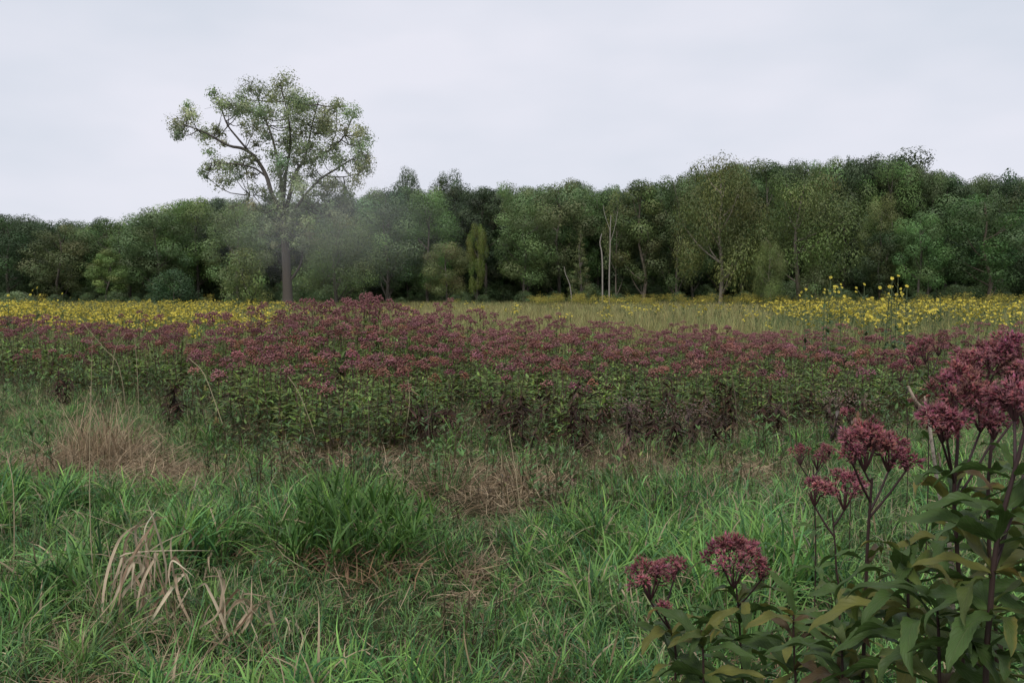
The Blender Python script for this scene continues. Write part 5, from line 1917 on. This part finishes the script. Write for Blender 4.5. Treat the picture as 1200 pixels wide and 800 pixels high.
big_plant('leafy flowerless Joe-pye weed between the loose low pink head and the tall dark stem', 2.4, [],
          [(930, 720), (930, 745), (932, 790), (934, 850)], [(728, 5, 1.1, .0), (752, 6, 1.4, .05), (785, 6, 1.5, .1), (830, 6, 1.4, .15)], 53, .45, .006)

for px_, D_, top_, lab_, sd_ in ((822, 2.45, 738, 'low leafy flowerless Joe-pye weed between the two low pink heads', 54),
                                 (1062, 1.9, 660, 'leafy flowerless Joe-pye weed with yellowing leaves right of the tall dark stem', 55),
                                 (1098, 1.65, 712, 'low leafy flowerless Joe-pye weed at the bottom, left of the thick leaning stem', 56),
                                 (985, 2.1, 742, 'low leafy flowerless Joe-pye weed at the foot of the tall dark stem', 57)):
    big_plant(lab_, D_, [], [(px_, top_), (px_ + 2, top_ + 30), (px_ + 3, top_ + 80), (px_ + 5, top_ + 150)],
              [(top_ + 6, 5, 1.0, -.1), (top_ + 26, 6, 1.35, .0), (top_ + 56, 6, 1.5, .1), (top_ + 95, 7, 1.5, .15)], sd_, .5, .006)


# ------------------------------------------------------------------ pale haze volume added round the lone tree, standing in for a lens smear
def lens_haze():
    c = at(385, 258, 73)
    ra = (15.0, 5.5, 7.4)
    nu, nv = 24, 14
    u = np.linspace(0, 2 * PI, nu, endpoint=False)
    v = np.linspace(0.06, PI - .06, nv)
    V = np.stack([np.outer(np.sin(v), np.cos(u)), np.outer(np.sin(v), np.sin(u)), np.outer(np.cos(v), np.ones(nu))], -1).reshape(-1, 3)
    idx = np.arange(nu * nv).reshape(nv, nu)
    nx = np.roll(idx, -1, 1)
    F = np.stack([idx[:-1], idx[1:], nx[1:], nx[:-1]], -1).reshape(-1, 4)
    V = np.concatenate([V, [[0, 0, 1], [0, 0, -1]]])
    T = np.concatenate([np.stack([np.full(nu, nu * nv), idx[0], nx[0]], -1), np.stack([np.full(nu, nu * nv + 1), nx[-1], idx[-1]], -1)])
    m = bpy.data.materials.new('lens_haze')
    m.use_nodes = True
    t = m.node_tree
    t.nodes.clear()
    n, l = t.nodes.new, t.links.new
    o = n('ShaderNodeOutputMaterial')
    pv = n('ShaderNodeVolumePrincipled')
    pv.inputs['Color'].default_value = (.93, .94, .97, 1)
    pv.inputs['Anisotropy'].default_value = 0.1
    tcx = n('ShaderNodeTexCoord')
    ln = n('ShaderNodeVectorMath')
    ln.operation = 'LENGTH'
    l(tcx.outputs['Object'], ln.inputs[0])
    mr = n('ShaderNodeMapRange')
    mr.interpolation_type = 'SMOOTHERSTEP'
    mr.inputs['From Min'].default_value = 1.0
    mr.inputs['From Max'].default_value = 0.0
    l(ln.outputs['Value'], mr.inputs['Value'])
    nz_ = n('ShaderNodeTexNoise')
    nz_.inputs['Scale'].default_value = 1.5
    nz_.inputs['Detail'].default_value = 2
    l(tcx.outputs['Object'], nz_.inputs['Vector'])
    m1 = n('ShaderNodeMath')
    m1.operation = 'MULTIPLY'
    l(mr.outputs['Result'], m1.inputs[0])
    m2 = n('ShaderNodeMath')
    m2.operation = 'MULTIPLY_ADD'
    m2.inputs[1].default_value = 1.6
    m2.inputs[2].default_value = -0.1
    l(nz_.outputs['Fac'], m2.inputs[0])
    l(m2.outputs[0], m1.inputs[1])
    m3 = n('ShaderNodeMath')
    m3.operation = 'MULTIPLY'
    m3.inputs[1].default_value = 0.042
    l(m1.outputs[0], m3.inputs[0])
    l(m3.outputs[0], pv.inputs['Density'])
    l(pv.outputs['Volume'], o.inputs['Volume'])
    me = make_mesh('lens_haze', [(V, F, (1, 1, 1)), (V, T, (1, 1, 1))], [m])
    ob = link('lens_haze', me, None, c, (0, 0, 0), ra)
    tag(ob, 'faint pale haze added around the lone cottonwood trunk for a lens smear', 'lens_haze', None, 'stuff')


lens_haze()
